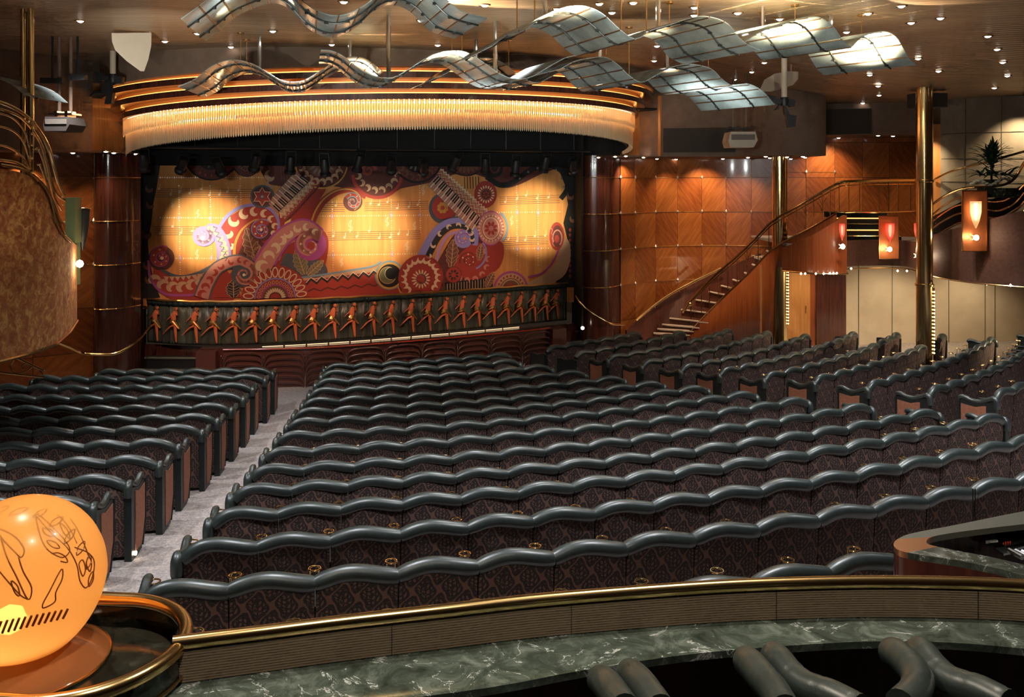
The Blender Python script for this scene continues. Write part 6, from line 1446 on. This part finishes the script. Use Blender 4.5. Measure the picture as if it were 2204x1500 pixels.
# tub chairs below the shelf: rolled leather arms
def roll(pts, Y0, Y1, r, name, parent):
    n = len(pts); P = smoothpath([at(u, v, lerp(Y0, Y1, k/(n-1))) for k, (u, v) in enumerate(pts)], 8); mb = MB(); N = len(P)
    rs = [r*(0.35 if k == 0 else 0.8 if k == 1 else 0.96 if k == 2 else 1.0)*(1-0.035*(1 if k % 10 == 9 else 0)) for k in range(N)]
    mb.tube(P, rs, 16); mb.obj(name, LEATHER, parent)
CH = [('fourth', [[(1604, 1420), (1618, 1432), (1640, 1458), (1668, 1492), (1690, 1530)], [(1662, 1410), (1678, 1424), (1700, 1452), (1735, 1480), (1790, 1500), (1850, 1530)]], 'green leather tub chair tucked under the marble shelf, middle of three'),
      ('x', [[(1918, 1403), (1932, 1410), (1955, 1430), (1975, 1458), (1970, 1490), (1940, 1520)], [(1975, 1402), (1988, 1410), (2012, 1440), (2050, 1470), (2110, 1490), (2170, 1520)]], 'green leather tub chair tucked under the marble shelf, rightmost of three'),
      ('y', [[(1290, 1462), (1302, 1470), (1320, 1492), (1345, 1530)], [(1352, 1448), (1366, 1458), (1388, 1484), (1420, 1530)]], 'green leather tub chair tucked under the marble shelf, leftmost of three')]
for _, rolls, lab in CH:
    c = at(rolls[0][0][0]+40, 1520, 1.95); t = thing('tub_chair', lab, 'chair', (c.x, c.y, 2.76), 0)
    for r_ in rolls: roll(r_, 2.06, 1.80, 0.033, 'padded_roll', t)
    a = at(rolls[0][1][0], rolls[0][1][1], 2.0); b = at(rolls[1][1][0], rolls[1][1][1], 2.0)
    mb = MB(); mb.box(((a.x+b.x)/2+0.03, 1.98, 3.22), (0.10, 0.08, 0.56)); mb.obj('chair_back', DAMASK, t)
    mb = MB(); mb.box(((a.x+b.x)/2+0.14, 1.78, 3.16), (0.36, 0.36, 0.12)); mb.obj('seat_cushion', LEATHER, t)
    for dx in (-0.04, 0.22):
        for dy in (-0.10, 0.10): mb = MB(); mb.tube([((a.x+b.x)/2+dx+0.03, 1.78+dy, 2.76), ((a.x+b.x)/2+dx+0.03, 1.78+dy, 3.11)], 0.015, 6); mb.obj('leg', MAHOG, t)
# sound desk
dk = thing('sound_desk', 'rounded sound desk with copper-topped corner behind the brass rail at the right', 'desk', (2.2, 4.3, 1.3))
ZD = 3.02; hd = H-ZD
def dz(u, v, z=ZD): return atz(u, v, z)
outer = [dz(2760, 1000), dz(2420, 1062), dz(2204, 1100), dz(2060, 1129), dz(1985, 1143), dz(1948, 1152), dz(1926, 1165), dz(1925, 1176), dz(1938, 1185), dz(1975, 1193), dz(2060, 1206), dz(2150, 1224), dz(2204, 1238), dz(2420, 1290), dz(2760, 1372)]
inner = [dz(2760, 1052), dz(2420, 1105), dz(2204, 1128), dz(2100, 1140), dz(2030, 1150), dz(2002, 1157), dz(1994, 1166), dz(2004, 1173), dz(2060, 1185), dz(2130, 1198), dz(2204, 1215), dz(2420, 1262), dz(2760, 1335)]
def ringstrip(o_, i_, z0, z1, k0, k1, m_, name, par):
    n = 40; O = smoothpath(o_, 6); I = smoothpath(i_, 6)
    def samp(P, f): x = f*(len(P)-1); j = min(int(x), len(P)-2); return P[j].lerp(P[j+1], x-j)
    mb = MB(); vs = []; ks = [lerp(k0, k1, k/n) for k in range(n+1)]
    for f in ks: a, b = samp(O, f), samp(I, f); vs += [(a.x, a.y, z1), (b.x, b.y, z1), (b.x, b.y, z0), (a.x, a.y, z0)]
    fs = [q for k in range(n) for o2 in [4*k] for q in ((o2, o2+1, o2+5, o2+4), (o2+1, o2+2, o2+6, o2+5), (o2+3, o2, o2+4, o2+7))]
    mb.add(vs, fs); return mb.obj(name, m_, par, ang=40)
ringstrip(outer, inner, ZD-0.028, ZD, 0.0, 0.40, mat('grey_green_ledge', (0.13, 0.13, 0.10), 0.4), 'far_ledge', dk)
ringstrip(outer, inner, ZD-0.028, ZD, 0.40, 0.61, mat('copper_sheet', (0.62, 0.30, 0.15), 0.28, 0.9), 'copper_corner', dk)
ringstrip(outer, inner, ZD-0.028, ZD, 0.61, 1.0, MARBLE, 'near_ledge', dk)
OS = smoothpath(outer, 6); mb = MB(); mb.wall([(p.x, p.y) for p in OS], 1.25, ZD-0.028, 0.0); mb.obj('desk_side', MAHOG, dk)
IS = smoothpath(inner, 6); mb = MB(); mb.slab([(p.x, p.y) for p in IS], ZD-0.22, ZD-0.20); mb.obj('desk_well', mat('grey_mat', (0.09, 0.095, 0.09), 0.7), dk)
mx = thing('mixing_console', 'black and silver mixing console standing in the sound desk', 'console', atz(2190, 1180, ZD-0.2))
zc = ZD-0.14
def quad(px, z, th, nm, m_, par=mx): mb = MB(); q = [atz(u, v, z) for u, v in px]; mb.prism(q, (0, 0, th)); return mb.obj(nm, m_, par, smooth=False)
quad([(2118, 1152), (2204, 1136), (2330, 1112), (2330, 1185), (2204, 1185), (2160, 1192)], zc, 0.05, 'console_body', BLACK)
quad([(2122, 1150), (2204, 1134), (2206, 1138), (2126, 1155)], zc+0.051, 0.01, 'silver_edge', CHROME)
quad([(2160, 1184), (2204, 1172), (2330, 1150), (2330, 1156), (2206, 1180), (2164, 1190)], zc+0.051, 0.01, 'silver_edge', CHROME)
quad([(2118, 1155), (2140, 1150), (2148, 1168), (2122, 1170)], zc+0.06, 0.008, 'switch_plate', mat('white_plastic', (0.75, 0.75, 0.74), 0.4))
quad([(2122, 1170), (2148, 1168), (2180, 1192), (2160, 1196)], zc+0.055, 0.01, 'angled_panel', CHROME)
for (u, v) in ((2158, 1172), (2163, 1170), (2168, 1169), (2173, 1168)): quad([(u, v), (u+3, v-1), (u+3, v+4), (u, v+5)], zc+0.052, 0.008, 'red_button', REDLINE)
for k in range(3):
    a, b = atz(2172+k*14, 1184+k*2, zc+0.08), atz(2200+k*18, 1200+k*2, zc+0.08); mb = MB(); mb.tube([a, b], 0.012, 8); mb.obj('knob_bar', CHROME, mx)
gn = thing('gooseneck_lamp', 'thin black gooseneck lamp standing at the corner of the sound desk', 'desk lamp', atz(2096, 1170, ZD-0.2))
c = atz(2088, 1168, ZD-0.2); mb = MB(); mb.box(c+Vector((0, 0, 0.03)), (0.06, 0.05, 0.05)); mb.obj('base', BLACK, gn)
for du in (0, 5): mb = MB(); mb.tube([atz(2094+du, 1160, ZD-0.18), Vector((atz(2094+du, 1160, ZD-0.18).x, atz(2094+du, 1160, ZD-0.18).y, ZD+0.08))], 0.003, 6); mb.obj('stalk', BLACK, gn)
for (u, v) in ((2101, 1145), (2106, 1141), (2104, 1148)):
    p = atz(u, v, ZD-0.06); mb = MB(); mb.lathe((p.x, p.y, p.z), [(0.001, -0.008), (0.008, 0), (0.001, 0.008)], 8); mb.obj('brass_knob', BRASS, gn)
